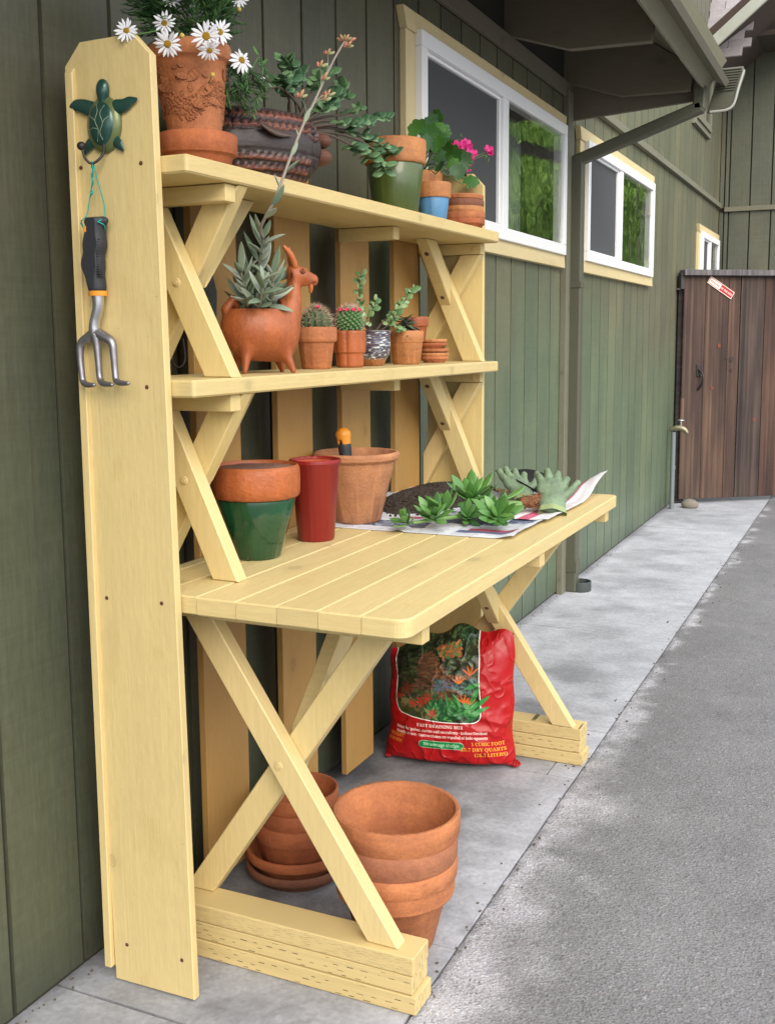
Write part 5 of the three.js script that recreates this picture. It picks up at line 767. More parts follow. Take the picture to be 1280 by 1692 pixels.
// ---------------------------------------------------------------- soil bag under the table
{
  const cv = document.createElement('canvas'); cv.width = 1024; cv.height = 1152; const x = cv.getContext('2d'); let s0 = seed; seed = 99;
  const el = (a, b, rx, ry, rot, c) => { x.fillStyle = c; x.beginPath(); x.ellipse(a, b, rx, ry, rot, 0, 6.2832); x.fill(); };
  const pick = (a) => a[Math.floor(rnd() * a.length)];
  x.fillStyle = '#ae1519'; x.fillRect(0, 0, 1024, 1152);
  x.save(); const path = () => { x.beginPath(); x.moveTo(60, -20); x.lineTo(85, 560); x.quadraticCurveTo(90, 690, 130, 710); x.quadraticCurveTo(420, 770, 700, 752); x.quadraticCurveTo(770, 748, 772, 690); x.lineTo(735, -20); x.closePath(); };
  path(); x.lineWidth = 16; x.strokeStyle = '#e9efe4'; x.stroke(); path(); x.clip();
  x.fillStyle = '#2c3320'; x.fillRect(0, 0, 1024, 1152);
  for (let i = 0; i < 700; i++) { const a = rr(40, 790), b = rr(-20, 420); el(a, b, rr(8, 34), rr(5, 16), rr(0, 3), pick(['#22301c', '#33452a', '#1a2318', '#4a5a33', '#3b2f22', '#57683f'])); }
  for (let i = 0; i < 420; i++) { const t = rnd(), a = mix(330, 420, t) + rr(-1, 1) * mix(40, 210, t), b = mix(170, 560, t) + rr(-25, 25); el(a, b, rr(10, 42), rr(4, 12), rr(-.3, .3), pick(['#6e4832', '#61402c', '#7f563a', '#745036', '#553826'])); }
  for (let i = 0; i < 60; i++) el(rr(430, 600), rr(110, 220), rr(12, 36), rr(8, 18), rr(0, 3), pick(['#b0683a', '#8f5733', '#6a7a45', '#c07c4a', '#5a6a3c']));
  for (let i = 0; i < 9; i++) { x.fillStyle = pick(['#7c5036', '#8f5e40']); x.fillRect(520 + i * 21, 350 + (i % 3) * 5, 16, 46); }
  for (let i = 0; i < 160; i++) el(rr(400, 760), rr(390, 500), rr(6, 20), rr(4, 9), rr(0, 3), pick(['#37624a', '#2b5440', '#5f6b80', '#466f55', '#58657c']));
  for (let i = 0; i < 220; i++) el(rr(90, 420), rr(520, 740), rr(16, 46), rr(12, 28), rr(0, 3), pick(['#4a4a2c', '#5c5a36', '#39421f', '#333a24', '#6a6440']));
  const leaf = (a, b, L, w, rot, c) => { x.save(); x.translate(a, b); x.rotate(rot); x.fillStyle = c; x.beginPath(); x.moveTo(0, 0); x.quadraticCurveTo(w, -L * .5, 0, -L); x.quadraticCurveTo(-w, -L * .5, 0, 0); x.fill(); x.restore(); };
  for (let i = 0; i < 90; i++) leaf(rr(360, 740), rr(640, 760), rr(80, 170), rr(14, 34), rr(-1.3, 1.3), pick(['#2f6b38', '#3f8244', '#24552c', '#559a50', '#1f4a2a']));
  for (let i = 0; i < 26; i++) leaf(rr(560, 740), rr(40, 130), rr(60, 130), rr(6, 13), rr(-1.5, 1.5), pick(['#24452c', '#3d6b42', '#182c1e']));
  const fl = (a, b, r, c) => { for (let k = 0; k < 7; k++) leaf(a, b, r, r * .28, k * .9, c); };
  fl(170, 500, 70, '#8e2f20'); fl(110, 560, 54, '#a03422'); fl(300, 600, 60, '#96301f'); fl(230, 620, 44, '#a83a28'); fl(350, 560, 50, '#a8402e'); fl(390, 690, 50, '#b8463a');
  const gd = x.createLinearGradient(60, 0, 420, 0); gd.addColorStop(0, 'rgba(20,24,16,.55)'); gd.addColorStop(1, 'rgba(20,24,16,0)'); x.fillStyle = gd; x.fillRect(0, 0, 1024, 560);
  x.restore();
  for (const [a, b, r] of [[690, 360, 90], [600, 430, 70], [640, 590, 80], [690, 600, 70]]) for (let k = 0; k < 4; k++) leaf(a, b, r, 14, -.9 + k * .55, pick(['#d8622a', '#e0752f']));
  for (const [a, b, L, r] of [[700, 640, 190, .9], [690, 600, 170, .45], [680, 690, 180, 1.15], [620, 640, 150, -.5], [650, 470, 130, 1.2]]) leaf(a, b, L, 38, r, '#3a8a40');
  x.fillStyle = '#f6ece0'; x.textAlign = 'center'; x.font = 'bold 36px serif'; x.fillText('FAST DRAINING MIX', 450, 808, 400);
  x.font = 'bold 32px serif'; x.fillText('Ideal for palms, cactus and succulents · Indoor/Outdoor', 460, 852, 760); x.fillText('Ready to use · Instrucciones en español al lado opuesto', 460, 893, 760);
  x.fillStyle = '#1c8a4d'; x.beginPath(); x.roundRect ? x.roundRect(285, 925, 360, 62, 30) : x.rect(285, 925, 360, 62); x.fill(); x.strokeStyle = '#d8e8d0'; x.lineWidth = 3; x.stroke(); x.fillStyle = '#cfe6c8'; x.font = '38px serif'; x.fillText('No sewage sludge', 465, 968, 290);
  x.fillStyle = '#e8b13a'; x.textAlign = 'right'; x.font = 'bold 42px serif'; x.fillText('1 CUBIC FOOT', 966, 948, 260); x.fillText('25.7 DRY QUARTS', 972, 997, 350); x.fillText('(28.3 LITERS)', 974, 1044, 250);
  x.textAlign = 'left'; x.font = '38px serif'; x.fillText('WEIGHT', 30, 930, 120); x.fillText('POUNDS', 22, 975, 120);
  seed = s0;
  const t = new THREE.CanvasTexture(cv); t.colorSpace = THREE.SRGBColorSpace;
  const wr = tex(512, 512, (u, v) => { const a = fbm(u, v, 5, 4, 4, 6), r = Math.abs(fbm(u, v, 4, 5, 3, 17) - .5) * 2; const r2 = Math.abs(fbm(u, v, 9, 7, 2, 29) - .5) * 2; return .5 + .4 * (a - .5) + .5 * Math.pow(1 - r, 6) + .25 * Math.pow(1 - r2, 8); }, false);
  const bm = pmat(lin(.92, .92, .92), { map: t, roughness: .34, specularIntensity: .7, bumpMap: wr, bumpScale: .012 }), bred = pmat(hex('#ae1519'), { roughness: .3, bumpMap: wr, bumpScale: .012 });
  const bag = thing('soil_bag', 'red plastic bag of potting mix with a garden picture standing under the table', 'bag', V(.285, 0, 1.262)); bag.rotation.y = Math.atan2(-.085, .37) * -1 * -1;
  bag.rotation.y = -Math.atan2(-.085, .37) * 1;
  const nx = 64, ny = 72; const W2 = (v) => mix(.192, .184, sstep(0, .25, v)) * (1 + .0 * v) + .0025 * Math.sin(v * 17);
  const surf = (front) => {
    const pos = [], uv = [], idx = [];
    for (let j = 0; j <= ny; j++) for (let i = 0; i <= nx; i++) {
      const s = i / nx * 2 - 1, v = j / ny, ww = W2(v), e = Math.pow(Math.max(0, 1 - Math.abs(s) ** 2.6), .62) * Math.pow(Math.max(0, 1 - Math.pow(Math.abs(2 * v - .86) / 1.14, 3)), .7) * Math.pow(clamp(v / .035), .5);
      const cr = .010 * (fbm((s + 1) / 2 * .9, v * .9, 5, 5, 4, front ? 3 : 13) - .5) + .013 * sstep(.68, 1, v) * (fbm((s + 1) / 2, v, 8, 9, 3, 23) - .5) + .006 * Math.exp(-(((v - .47 + .16 * s) / .018) ** 2)) * sstep(-.1, .9, s);
      let z = (front ? .075 : -.055) * e + cr * (e > .02 ? 1 : e * 50), X = s * ww + .010 * sstep(.75, 1, v) * (fbm(v, s * .4 + .5, 6, 6, 2, 5) - .5) * Math.sign(s), Y = .004 + v * .392 - .05 * sstep(.55, 1, v) * sstep(.2, -1, s) - .018 * Math.abs(s) ** 3 * sstep(.8, 1, v) + .008 * (1 - s * s) * (v < .1 ? 1 - v * 10 : 0) * 0 + .01 * Math.sin(s * 9) * sstep(.85, 1, v);
      z += -Y * .13; pos.push(X, Y, z); uv.push(.5 + s / 2, v);
    }
    for (let j = 0; j < ny; j++) for (let i = 0; i < nx; i++) { const a = j * (nx + 1) + i, b = a + 1, c = a + nx + 1, d = c + 1; front ? idx.push(a, b, c, b, d, c) : idx.push(a, c, b, b, c, d); }
    const g = new THREE.BufferGeometry(); g.setAttribute('position', new THREE.Float32BufferAttribute(pos, 3)); g.setAttribute('uv', new THREE.Float32BufferAttribute(uv, 2)); g.setIndex(idx); g.computeVertexNormals(); return g;
  };
  mesh('bag_front', surf(true), bm, bag); mesh('bag_back', surf(false), bred, bag);
  for (const s of [-1, 1]) mesh('bag_corner', (() => { const g = leafGeo(s > 0 ? .040 : .022, .030, .016, { tip: .7, base: 1, wave: .1 }); g.applyMatrix4(frameTo(new THREE.Vector3(s * .172, .014, .008), new THREE.Vector3(s, -.08, .15), new THREE.Vector3(0, 1, .4))); return g; })(), bred, bag);
  mesh('bag_corner', (() => { const g = leafGeo(.05, .05, .02, { tip: .7, base: .9, wave: .3 }); g.applyMatrix4(frameTo(new THREE.Vector3(.132, .365, -.055), new THREE.Vector3(1, .05, .15), new THREE.Vector3(0, .6, .8))); return g; })(), bred, bag);
}
// ---------------------------------------------------------------- on the table: newspaper, soil, cuttings, gloves, trowel
const TH = .7797;
{
  const cv = document.createElement('canvas'); cv.width = 1024; cv.height = 1024; const x = cv.getContext('2d'); const s0 = seed; seed = 5;
  x.fillStyle = '#d9dade'; x.fillRect(0, 0, 1024, 1024);
  for (let c = 0; c < 6; c++) for (let r = 0; r < 60; r++) { if (rnd() < .08) continue; x.fillStyle = rnd() < .5 ? '#9a9ca3' : '#aeb0b6'; x.fillRect(30 + c * 165, 24 + r * 16.4, rr(110, 146), 6); }
  for (const [a, b, w, h, c] of [[30, 40, 300, 150, '#6d7180'], [360, 250, 310, 170, '#596073'], [690, 60, 300, 130, '#7b7f8a'], [40, 600, 140, 170, '#60666f'], [520, 640, 300, 150, '#4d5666'], [200, 820, 320, 120, '#7a7f90'], [850, 520, 140, 200, '#5f6b86']]) { x.fillStyle = '#d9dade'; x.fillRect(a - 12, b - 12, w + 24, h + 24); x.fillStyle = c; x.fillRect(a, b, w, h); for (let k = 0; k < 50; k++) { x.fillStyle = ['#3d424f', '#9498a5', '#b5b7bf', '#2f3440'][Math.floor(rnd() * 4)]; x.globalAlpha = .6; x.beginPath(); x.ellipse(a + rnd() * w, b + rnd() * h, rr(6, 26), rr(4, 12), rr(0, 3), 0, 6.3); x.fill(); } x.globalAlpha = 1; }
  x.fillStyle = '#e6e4e4'; x.fillRect(0, 0, 175, 100); x.fillStyle = '#c8607a'; x.fillRect(95, 0, 24, 100); x.fillStyle = '#a8485a'; x.fillRect(620, 455, 360, 44); x.fillRect(330, 730, 170, 40); x.fillRect(740, 860, 240, 46); x.fillStyle = '#56607c'; x.fillRect(700, 905, 280, 50); x.fillRect(20, 480, 260, 22);
  for (let k = 0; k < 5; k++) { x.fillStyle = '#3b3d44'; x.fillRect(350 + k * 50, 560, 38, 34); }
  seed = s0; const t = new THREE.CanvasTexture(cv); t.colorSpace = THREE.SRGBColorSpace; t.wrapS = t.wrapT = THREE.RepeatWrapping;
  const pm = mat(lin(.95, .95, .96), { map: t, roughness: .85, side: THREE.DoubleSide, bumpMap: concBump, bumpScale: .002 });
  const sheet = (name, label, q, hf, uvf, n = 60) => { // q: four corners (x, u); hf(s, t): lift
    const pos = [], uv = [], idx = []; const A = (s, t2, k) => mix(mix(q[0][k], q[1][k], s), mix(q[3][k], q[2][k], s), t2);
    for (const lay of [0, 1]) for (let j = 0; j <= n; j++) for (let i = 0; i <= n; i++) { const s = i / n, t2 = j / n, e = .006 * (fbm(s * .9, t2 * .9, 5, 5, 3, 4) - .5), ex = (i === 0 || i === n || j === 0 || j === n) ? e * 1.2 : 0; pos.push(A(s, t2, 0) + ex, TH + .0006 + hf(s, t2) - lay * .0004, -(A(s, t2, 1) + ex * 2)); const w = uvf(s, t2); uv.push(w[0], w[1]); }
    const m = (n + 1) * (n + 1); for (let j = 0; j < n; j++) for (let i = 0; i < n; i++) { const a = j * (n + 1) + i, b = a + 1, c = a + n + 1, d = c + 1; idx.push(a, b, c, b, d, c, m + a, m + c, m + b, m + b, m + c, m + d); }
    const g = new THREE.BufferGeometry(); g.setAttribute('position', new THREE.Float32BufferAttribute(pos, 3)); g.setAttribute('uv', new THREE.Float32BufferAttribute(uv, 2)); g.setIndex(idx); g.computeVertexNormals();
    return tag(mesh(name, g, pm, null, true), label, 'newspaper');
  };
  const cr = (s, t2, k) => .008 * Math.max(0, fbm(s * .95, t2 * .95, 5, 5, 4, k) - .38);
  sheet('newspaper', 'spread grey newspaper under the soil and cuttings on the table', [[.150, .745], [.640, .755], [.640, 1.42], [.030, 1.49]], (s, t2) => cr(s, t2, 4) * sstep(0, .06, Math.min(s, t2)) + .010 * sstep(.90, 1, s) * sstep(.5, .1, Math.abs(t2 - .18)) * (1 - .6 * t2) + .004 * Math.exp(-(((s - .42 - .1 * t2) / .02) ** 2)), (s, t2) => [s * .98 + .01, t2 * .98 + .01]);
  sheet('newspaper', 'white newspaper sheet with a pink stripe and upturned corner at the table end', [[.45, 1.03], [.652, .99], [.665, 1.57], [.47, 1.52]], (s, t2) => .003 + cr(s, t2, 14) + .055 * sstep(.55, 1, t2) * sstep(.35, 1, s) + .006 * sstep(.8, 1, s), (s, t2) => [.012 + s * .14, .985 - .08 * t2]);
}
{ // soil heap
  const pos = [], idx = [], n = 90; const q = (s, t) => { const u = mix(.96, 1.62, t), xx = mix(.10, .40, s); return [xx, u]; };
  for (let j = 0; j <= n; j++) for (let i = 0; i <= n; i++) { const s = i / n, t = j / n, [xx, u] = q(s, t); const d = Math.hypot((s - .48 - .12 * (N2(xx, u, 9, 3) - .5)) / .43, (t - .46) / .44), e = Math.max(0, 1 - d * d), h = .032 * Math.pow(e, .8) * (.75 + .5 * N2(xx, u, 12, 6)) + .014 * (N2(xx, u, 60, 9) - .5) * sstep(0, .15, e) + .012 * (N2(xx, u, 150, 12) - .5) * sstep(0, .12, e); pos.push(xx, TH + .004 + h - (d > 1 ? .03 : 0), -u); }
  for (let j = 0; j < n; j++) for (let i = 0; i < n; i++) { const a = j * (n + 1) + i, b = a + 1, c = a + n + 1, d = c + 1; if (pos[a * 3 + 1] > TH - .02 || pos[d * 3 + 1] > TH - .02) idx.push(a, b, c, b, d, c); }
  const g = new THREE.BufferGeometry(); g.setAttribute('position', new THREE.Float32BufferAttribute(pos.map((p, i) => i % 3 === 1 ? Math.max(p, TH + .0025) : p), 3)); g.setIndex(idx); g.computeVertexNormals(); metricUV(g, 'x');
  const cm = new THREE.DodecahedronGeometry(1, 0), crumbs = []; for (let i = 0; i < 1500; i++) { const a = rr(0, 6.283), r = Math.sqrt(rnd()) * (i < 1200 ? .95 : 1.15), s = .48 + .43 * r * Math.cos(a), t = .46 + .44 * r * Math.sin(a), [xx, u] = q(s, t), e = Math.max(0, 1 - r * r), h = .032 * Math.pow(e, .8) * (.75 + .5 * N2(xx, u, 12, 6)), k = cm.clone(), z = rr(.0015, .0052); k.applyMatrix4(frameTo(V(xx, TH + .004 + h, u), new THREE.Vector3(rr(-1, 1), rr(-1, 1), rr(-1, 1)), undefined, new THREE.Vector3(z, z * rr(.6, 1), z))); crumbs.push(k); }
  const soil = thing('soil_pile', 'loose dark potting soil heaped on the newspaper'); soil.userData.kind = 'stuff'; const dm = mat(lin(.038, .026, .018), { roughness: 1 });
  mesh('soil', mergeGeometries([g.toNonIndexed(), ...crumbs.map((c) => metricUV(c, 'x', [0, 0]))]), dm, soil);
}
{ // rooted cuttings with paddle leaves
  const ms = [leafMat(.085, .225, .045, .4, .1), leafMat(.13, .30, .07, .4, .1), leafMat(.055, .16, .035, .4, .1)], lgs = [leafGeo(.076, .027, .0065, { tip: .62, base: .22, bend: .3 }), leafGeo(.064, .0235, .006, { tip: .65, base: .22, bend: -.25 }), leafGeo(.052, .020, .0055, { tip: .7, base: .25, bend: .4 })], sm = mat(lin(.17, .30, .09), { roughness: .5 });
  let n = 0; const ros = (k, p, d, cnt, s, flat = .5) => { const q = new THREE.Quaternion().setFromUnitVectors(new THREE.Vector3(0, 1, 0), d.clone().normalize()); for (let i = 0; i < cnt; i++) { const a = i * 2.4, f = i / cnt, v = new THREE.Vector3(Math.cos(a), mix(1.25, -.1 + (1 - flat), f), Math.sin(a)).applyQuaternion(q), b = p.clone().addScaledVector(d.clone().normalize(), -.016 * f); if (b.y + v.y / v.length() * .05 * s < TH + .005) v.y = Math.abs(v.y) * .15; put('leaf', lgs[n % 3], ms[(n * 5 + (n >> 2)) % 3], k, b, v, d.clone().add(new THREE.Vector3(0, .3, .1)), s * mix(.75, 1.12, f)); n++; } };
  const a = thing('succulent_cutting', 'uprooted green succulent with a brown root ball lying on the newspaper', 'succulent', null);
  const stem = (k, pts, r) => mesh('stem', taper(pts.map((p) => V(...p)), r, 16, 8), sm, k);
  stem(a, [[.548, .806, 1.09], [.50, .818, 1.03], [.462, .826, .985]], [.011, .010, .008]); stem(a, [[.548, .806, 1.09], [.545, .80, .98], [.555, .797, .905]], [.010, .008, .006]);
  ros(a, V(.455, .838, .972), new THREE.Vector3(-.1, 1, .35), 22, 1.18); ros(a, V(.56, .810, .885), new THREE.Vector3(.35, .65, .75), 20, 1.05); ros(a, V(.515, .815, .96), new THREE.Vector3(.3, .8, .6), 12, .9);
  put('leaf', lgs[0], ms[1], a, V(.515, .822, 1.03), new THREE.Vector3(.5, .25, -.6), undefined, 1.1);
  const rg = sdfGeo((x, y, z) => capsule([x, y, z], [0, 0, 0], [.052, .004, -.060], .015, .020) + .007 * (fbm(.5 + x * 3, .5 + z * 3 + y * 2, 32, 32, 3, 3) - .5), [-.03, -.035, -.1], [.09, .04, .03], 48); rg.translate(.552, .810, -1.105);
  mesh('root_ball', rg, mat(lin(.20, .085, .035), { roughness: 1, bumpMap: dirtM.bumpMap, bumpScale: .01 }), a);
  const rt = []; for (let i = 0; i < 170; i++) { const t = rnd(), q = new THREE.Vector3(.552 + .052 * t, .810 + .004 * t, -1.105 - .060 * t), d = new THREE.Vector3(rr(-1, 1), rr(-.7, 1), rr(-1, 1)).normalize(), p = q.clone().addScaledVector(d, .015 + .004 * t); rt.push(tube([p, p.clone().add(new THREE.Vector3(rr(-.01, .016), rr(-.006, .008), rr(-.016, .01))), p.clone().add(new THREE.Vector3(rr(-.015, .03), rr(-.012, .004), rr(-.03, .015)))], rr(.0004, .0010), 5, 4)); }
  tag(mesh('roots', mergeGeometries(rt), mat(lin(.26, .11, .045), { roughness: 1 }), a), null, null, null, 'stuff');
  const b = thing('succulent_cutting', 'smaller succulent cutting with thin leaves at the front of the soil heap', 'succulent', null);
  stem(b, [[.505, .795, .985], [.455, .800, .90], [.415, .802, .815], [.385, .800, .775]], [.006, .006, .005, .004]);
  ros(b, V(.425, .815, .805), new THREE.Vector3(.0, 1, .5), 18, .92); ros(b, V(.37, .805, .760), new THREE.Vector3(-.35, .7, .55), 9, .8); ros(b, V(.435, .830, .85), new THREE.Vector3(-.1, 1, .2), 8, 1.1, .4); ros(b, V(.475, .80, .90), new THREE.Vector3(.4, .6, .6), 12, .75);
}
{ // gloves, meshed as one body each; local +X across the palm, +Y to the fingers, +Z off the back of the hand
  const gm = mat(lin(.25, .36, .225), { map: tex(256, 256, (u, v) => { const w = .78 + .35 * (fbm(u, v, 6, 6, 4, 3) - .4); return [w, w, w * .97]; }, true, 4, 4), bumpMap: tex(256, 256, (u, v) => fbm(u, v, 8, 8, 5, 9), false, 6, 6), bumpScale: .004, roughness: .6 }), cuffM = mat(lin(.26, .33, .15), { roughness: .7 });
  const glove = (label, curl, spread, pos, xd, yd) => {
    const t = thing('glove', label, 'glove', null, 'green garden gloves on the table');
    const F = [[-.034, .048, .050, -.26], [-.012, .056, .058, -.06], [.012, .054, .054, .10], [.033, .045, .042, .28]];
    const fn = (x, y, z) => {
      const p = [x, y, z]; let d = 9;
      d = smin(ell(p, [0, .022, 0], [.047, .046, .019]), ell(p, [0, -.030, 0], [.040, .040, .021]), .02);
      for (const [fx, fy, L, a] of F) { const an = a * spread, m = [fx + Math.sin(an) * L * .5, fy + Math.cos(an) * L * .5, curl * .010], e = [fx + Math.sin(an * 1.1) * L, fy + Math.cos(an) * L * .93, curl * .034]; let f = Math.min(capsule(p, [fx * .9, fy - .02, 0], m, .0130, .0120), capsule(p, m, e, .0120, .0102)); d = smin(d, f, .006); }
      let th = Math.min(capsule(p, [.030, -.010, .002], [.058, .022, .010], .0145, .012), capsule(p, [.058, .022, .010], [.073, .048, .014], .012, .0095)); d = smin(d, th, .010);
      return d + .004 * (fbm(.5 + x * 2, .5 + y * 2 + z, 24, 24, 3, 5) - .5);
    };
    const g = sdfGeo(fn, [-.075, -.08, -.04], [.095, .145, .06], 76); mesh('hand', g, gm, t);
    const cf = new THREE.CylinderGeometry(.043, .039, .022, 40, 4, true); { const P = cf.attributes.position; for (let i = 0; i < P.count; i++) { const a = Math.atan2(P.getZ(i), P.getX(i)); P.setZ(i, P.getZ(i) * .52 + .002 * Math.sin(a * 5)); P.setY(i, -.064 - P.getY(i)); P.setX(i, P.getX(i) * (1 + .03 * Math.sin(a * 4))); } } cf.computeVertexNormals(); mesh('cuff', cf, cuffM, t); cuffM.side = THREE.DoubleSide;
    const x = xd.clone().normalize(), z = new THREE.Vector3().crossVectors(x, yd).normalize(), y = new THREE.Vector3().crossVectors(z, x); t.quaternion.setFromRotationMatrix(new THREE.Matrix4().makeBasis(x, y, z)); t.position.copy(pos); return t;
  };
  glove('green glove with spread fingers propped up beside the root ball', -.35, .9, V(.615, .826, 1.16), V(.93, -.10, .35), V(-.18, .56, .68)).scale.setScalar(.88);
  const b2 = glove('flatter green glove lying behind the root ball on the trowel', .25, .8, V(.470, .812, 1.33), V(.72, -.12, .65), V(-.50, .34, .50)); b2.scale.setScalar(.86);
}
{ // black scoop trowel
  const t = thing('hand_trowel', 'black scoop trowel with an orange collar lying under the gloves', 'trowel', null);
  const pos = [], idx = [], n = 24, m = 14; const A = V(.60, .808, 1.25), B = V(.325, .822, 1.60), y = B.clone().sub(A), L = y.length(); y.normalize(); const x = new THREE.Vector3().crossVectors(y, new THREE.Vector3(0, 1, 0)).normalize(), z = new THREE.Vector3().crossVectors(x, y);
  for (const lay of [0, 1]) for (let j = 0; j <= n; j++) for (let i = 0; i <= m; i++) { const f = j / n, s = i / m * 2 - 1, w = .058 * Math.pow(Math.max(.001, 1 - Math.pow(Math.max(0, (f - .45) / .55), 2.4)), .6) * sstep(-.05, .12, f), p = A.clone().addScaledVector(y, L * (.24 + .76 * f)).addScaledVector(x, s * w).addScaledVector(z, .034 * s * s * (w / .058) - .008 - lay * .0022); pos.push(p.x, Math.max(p.y, TH + .004 + lay * -.001), p.z); }
  const q = (n + 1) * (m + 1); for (let j = 0; j < n; j++) for (let i = 0; i < m; i++) { const a = j * (m + 1) + i, b = a + 1, c = a + m + 1, d = c + 1; idx.push(a, b, c, b, d, c, q + a, q + c, q + b, q + b, q + c, q + d); }
  const g = new THREE.BufferGeometry(); g.setAttribute('position', new THREE.Float32BufferAttribute(pos, 3)); g.setIndex(idx); g.computeVertexNormals(); metricUV(g, 'x'); const bl = mat(lin(.03, .033, .042), { roughness: .4, side: THREE.DoubleSide }); mesh('blade', g, bl, t);
  const P = (f, l) => A.clone().addScaledVector(y, L * f).add(new THREE.Vector3(0, l, 0)); mesh('shaft', taper([P(.3, 0), P(.18, .006), P(.1, .008)], [.010, .009, .009], 8, 10), bl, t); mesh('collar', taper([P(.02, .004), P(-.035, .006)], [.0145, .0155], 4, 14), orangePlastic, t); mesh('handle', taper([P(.1, .008), P(.04, .006), P(.0, .004)], [.011, .0145, .0145], 8, 12), rubber, t);
}
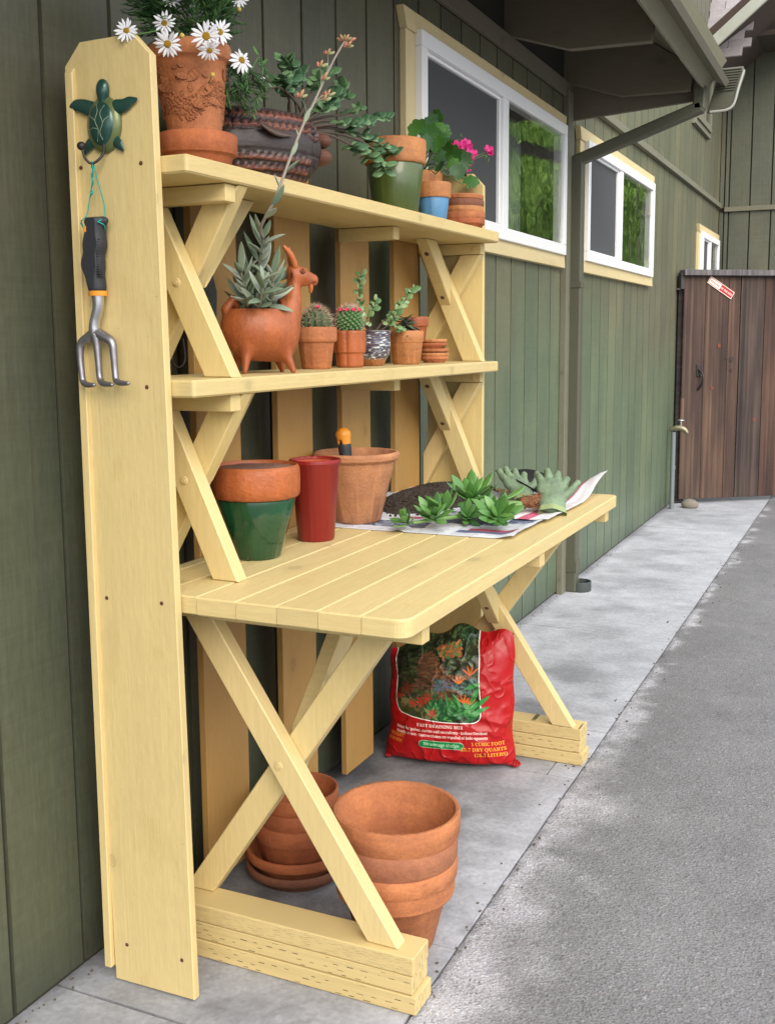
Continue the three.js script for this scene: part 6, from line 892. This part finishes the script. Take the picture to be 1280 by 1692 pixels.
// ---------------------------------------------------------------- on the end board: turtle hook, twine, hand fork
{
  const t = thing('turtle_hook', 'dark green metal turtle hook fixed to the near end board', 'hook', V(.1455, 1.612, -.0005)); t.rotation.z = -.05;
  const gr = pmat(lin(.018, .07, .055), { roughness: .32, metalness: .35, clearcoat: .4 }), ol = pmat(lin(.12, .15, .05), { roughness: .4, metalness: .3, clearcoat: .3 });
  const dome = (rx, ry, d, z0) => { const g = new THREE.SphereGeometry(1, 40, 20, 0, 6.2832, 0, Math.PI / 2); g.rotateX(Math.PI / 2); g.scale(rx, ry, d); g.translate(0, -.004, z0); return metricUV(g); };
  mesh('shell_rim', dome(.0365, .048, .016, .002), ol, t); const sh = mesh('shell', dome(.0285, .0385, .0125, .0085), gr, t);
  const gl = []; const ln = (pts) => gl.push(tube(pts.map(([a, b]) => { const q = 1 - (a / .0285) ** 2 - ((b + .004) / .0385) ** 2; return new THREE.Vector3(a, b, .0087 + .0125 * Math.sqrt(Math.max(0, q))); }), .0006, 16, 4)); ln([[-.008, .028], [-.002, .015], [-.006, 0], [.001, -.015], [-.004, -.034]]); ln([[.010, .026], [.004, .012], [.010, -.004], [.004, -.02], [.008, -.032]]); ln([[-.022, .01], [-.012, .004], [-.006, 0]]); ln([[.022, .008], [.014, .002], [.010, -.004]]); ln([[-.022, -.014], [-.01, -.012], [.001, -.015]]);
  mesh('shell_lines', mergeGeometries(gl), mat(lin(.25, .3, .2), { roughness: .5 }), sh);
  mesh('head', (() => { const g = sdfGeo((x, y, z) => smin(ell([x, y, z], [0, .054, .008], [.0125, .017, .009]), capsule([x, y, z], [0, .03, .005], [0, .045, .006], .0085, .008), .008), [-.03, .02, -.01], [.03, .08, .03], 32); return g; })(), gr, t);
  const flip = (p, pts, r) => mesh('flipper', (() => { const g = taper(pts.map(([a, b]) => new THREE.Vector3(a, b, 0)), r, 14, 12); g.scale(1, 1, .38); g.translate(0, 0, .0055); return g; })(), gr, t);
  flip(0, [[-.026, .022], [-.045, .028], [-.062, .030], [-.079, .026]], [.014, .0125, .010, .003]); flip(0, [[.026, .024], [.042, .026], [.056, .032], [.070, .035]], [.013, .0115, .009, .003]); flip(0, [[-.022, -.030], [-.032, -.038], [-.041, -.052]], [.010, .009, .003]); flip(0, [[.024, -.030], [.033, -.038], [.042, -.048]], [.010, .0085, .003]);
  mesh('hook', tube([[.006, -.03, .012], [.006, -.052, .013], [.0, -.066, .020], [-.010, -.072, .026], [-.019, -.064, .030], [-.026, -.048, .030]].map((p) => new THREE.Vector3(...p)), .0023, 30, 8), iron, t);
  mesh('hook_ball', (() => { const g = new THREE.SphereGeometry(.0075, 18, 12); g.translate(-.0275, -.043, .030); return g; })(), iron, t);
  const tw = thing('twine', 'teal twine loop hanging from the turtle hook', 'string', null); const tm = mat(lin(.01, .33, .27), { roughness: .9 });
  const yarn = (pts, r = .0011) => mesh('strand', tube(pts.map((p) => V(...p)), r, 40, 5), tm, tw);
  yarn([[.1335, 1.543, -.025], [.131, 1.525, -.022], [.127, 1.508, -.02], [.118, 1.48, -.018], [.112, 1.455, -.02], [.113, 1.445, -.034]]); yarn([[.1335, 1.543, -.023], [.137, 1.52, -.02], [.142, 1.495, -.017], [.149, 1.468, -.017], [.1505, 1.45, -.022], [.148, 1.441, -.034]]);
  yarn([[.1335, 1.545, -.026], [.135, 1.530, -.026], [.129, 1.518, -.023], [.133, 1.510, -.024], [.126, 1.500, -.021], [.129, 1.492, -.022], [.122, 1.488, -.02]], .0014); yarn([[.136, 1.538, -.028], [.131, 1.535, -.024], [.135, 1.528, -.025], [.130, 1.52, -.024]], .0013); yarn([[.113, 1.445, -.036], [.1105, 1.437, -.030], [.112, 1.428, -.024], [.113, 1.44, -.038]], .0012); yarn([[.148, 1.441, -.036], [.1535, 1.436, -.026], [.1495, 1.429, -.018]], .0011);
  const f = thing('hand_fork', 'three-tined hand cultivator with black grip hanging by twine on the end board', 'garden tool', null), Q = (x, h, z = .02) => V(x, h, -z);
  const hg = sdfGeo((x, y, z) => { const p = [x, y, z]; let d = smin(smin(capsule(p, [.1315, 1.442, .020], [.1285, 1.405, .021], .0185, .0185), capsule(p, [.1285, 1.405, .021], [.1235, 1.370, .022], .0185, .0185), .01), capsule(p, [.1235, 1.370, .022], [.1285, 1.331, .020], .0185, .0160), .01); d = Math.max(d, y - 1.4495); d = Math.max(d, 1.3245 - y); d = smin(d, capsule(p, [.113, 1.444, .020], [.152, 1.444, .020], .0055, .0055), .008); d = Math.max(d, Math.abs(z - .020) - .0155); return d; }, [.085, 1.31, -.005], [.17, 1.465, .05], 72); { const P = hg.attributes.position; for (let i = 0; i < P.count; i++) P.setZ(i, P.getZ(i)); } mesh('grip', hg, rubber, f);
  const rg = []; for (let k = 0; k < 16; k++) rg.push((() => { const g = new RoundedBoxGeometry(.006, .0014, .012, 1, .0006); g.translate(.1445 - .0045 * Math.sin(k / 15 * 2.8), 1.412 - k * .0042, .0285); return g; })()); mesh('grip_rib', mergeGeometries(rg), rubber, f).userData.kind = 'stuff';
  mesh('hang_hole', (() => { const g = new RoundedBoxGeometry(.006, .011, .004, 1, .001); g.translate(.1195, 1.430, .0338); return g; })(), orangePlastic, f);
  mesh('collar', (() => { const g = new THREE.CylinderGeometry(.0175, .0165, .0085, 28); g.scale(1, 1, .85); g.translate(.1292, 1.320, .020); return g; })(), orangePlastic, f);
  mesh('shaft', taper([Q(.1295, 1.318), Q(.1285, 1.295, .020), Q(.121, 1.272, .021), Q(.119, 1.255, .021), Q(.1215, 1.235, .020)], [.0108, .0098, .0092, .0098, .0075], 24, 16), chrome, f);
  const tine = (pts, r) => mesh('tine', taper(pts.map((p) => Q(...p)), r, 30, 10), castMetal, f);
  tine([[.118, 1.252, .020], [.103, 1.243, .020], [.0875, 1.232, .021], [.0855, 1.212, .022], [.0880, 1.183, .023], [.0910, 1.166, .024], [.101, 1.1605, .027], [.1225, 1.160, .032]], [.009, .0088, .0075, .0064, .006, .0058, .0054, .0036]);
  tine([[.1205, 1.250, .020], [.1235, 1.228, .021], [.1262, 1.195, .022], [.1280, 1.174, .023], [.134, 1.1645, .026], [.146, 1.162, .030], [.164, 1.161, .034]], [.0105, .0075, .0064, .006, .0058, .0054, .0036]);
  tine([[.123, 1.252, .020], [.139, 1.245, .020], [.1560, 1.235, .021], [.1600, 1.213, .022], [.1625, 1.184, .023], [.1665, 1.168, .026], [.177, 1.1645, .030], [.2005, 1.164, .036]], [.009, .0088, .0075, .0064, .006, .0058, .0054, .0036]);
}
scene.traverse((o) => { if (o.isMesh) { o.castShadow = true; o.receiveShadow = true; } });
renderer.render(scene, camera);
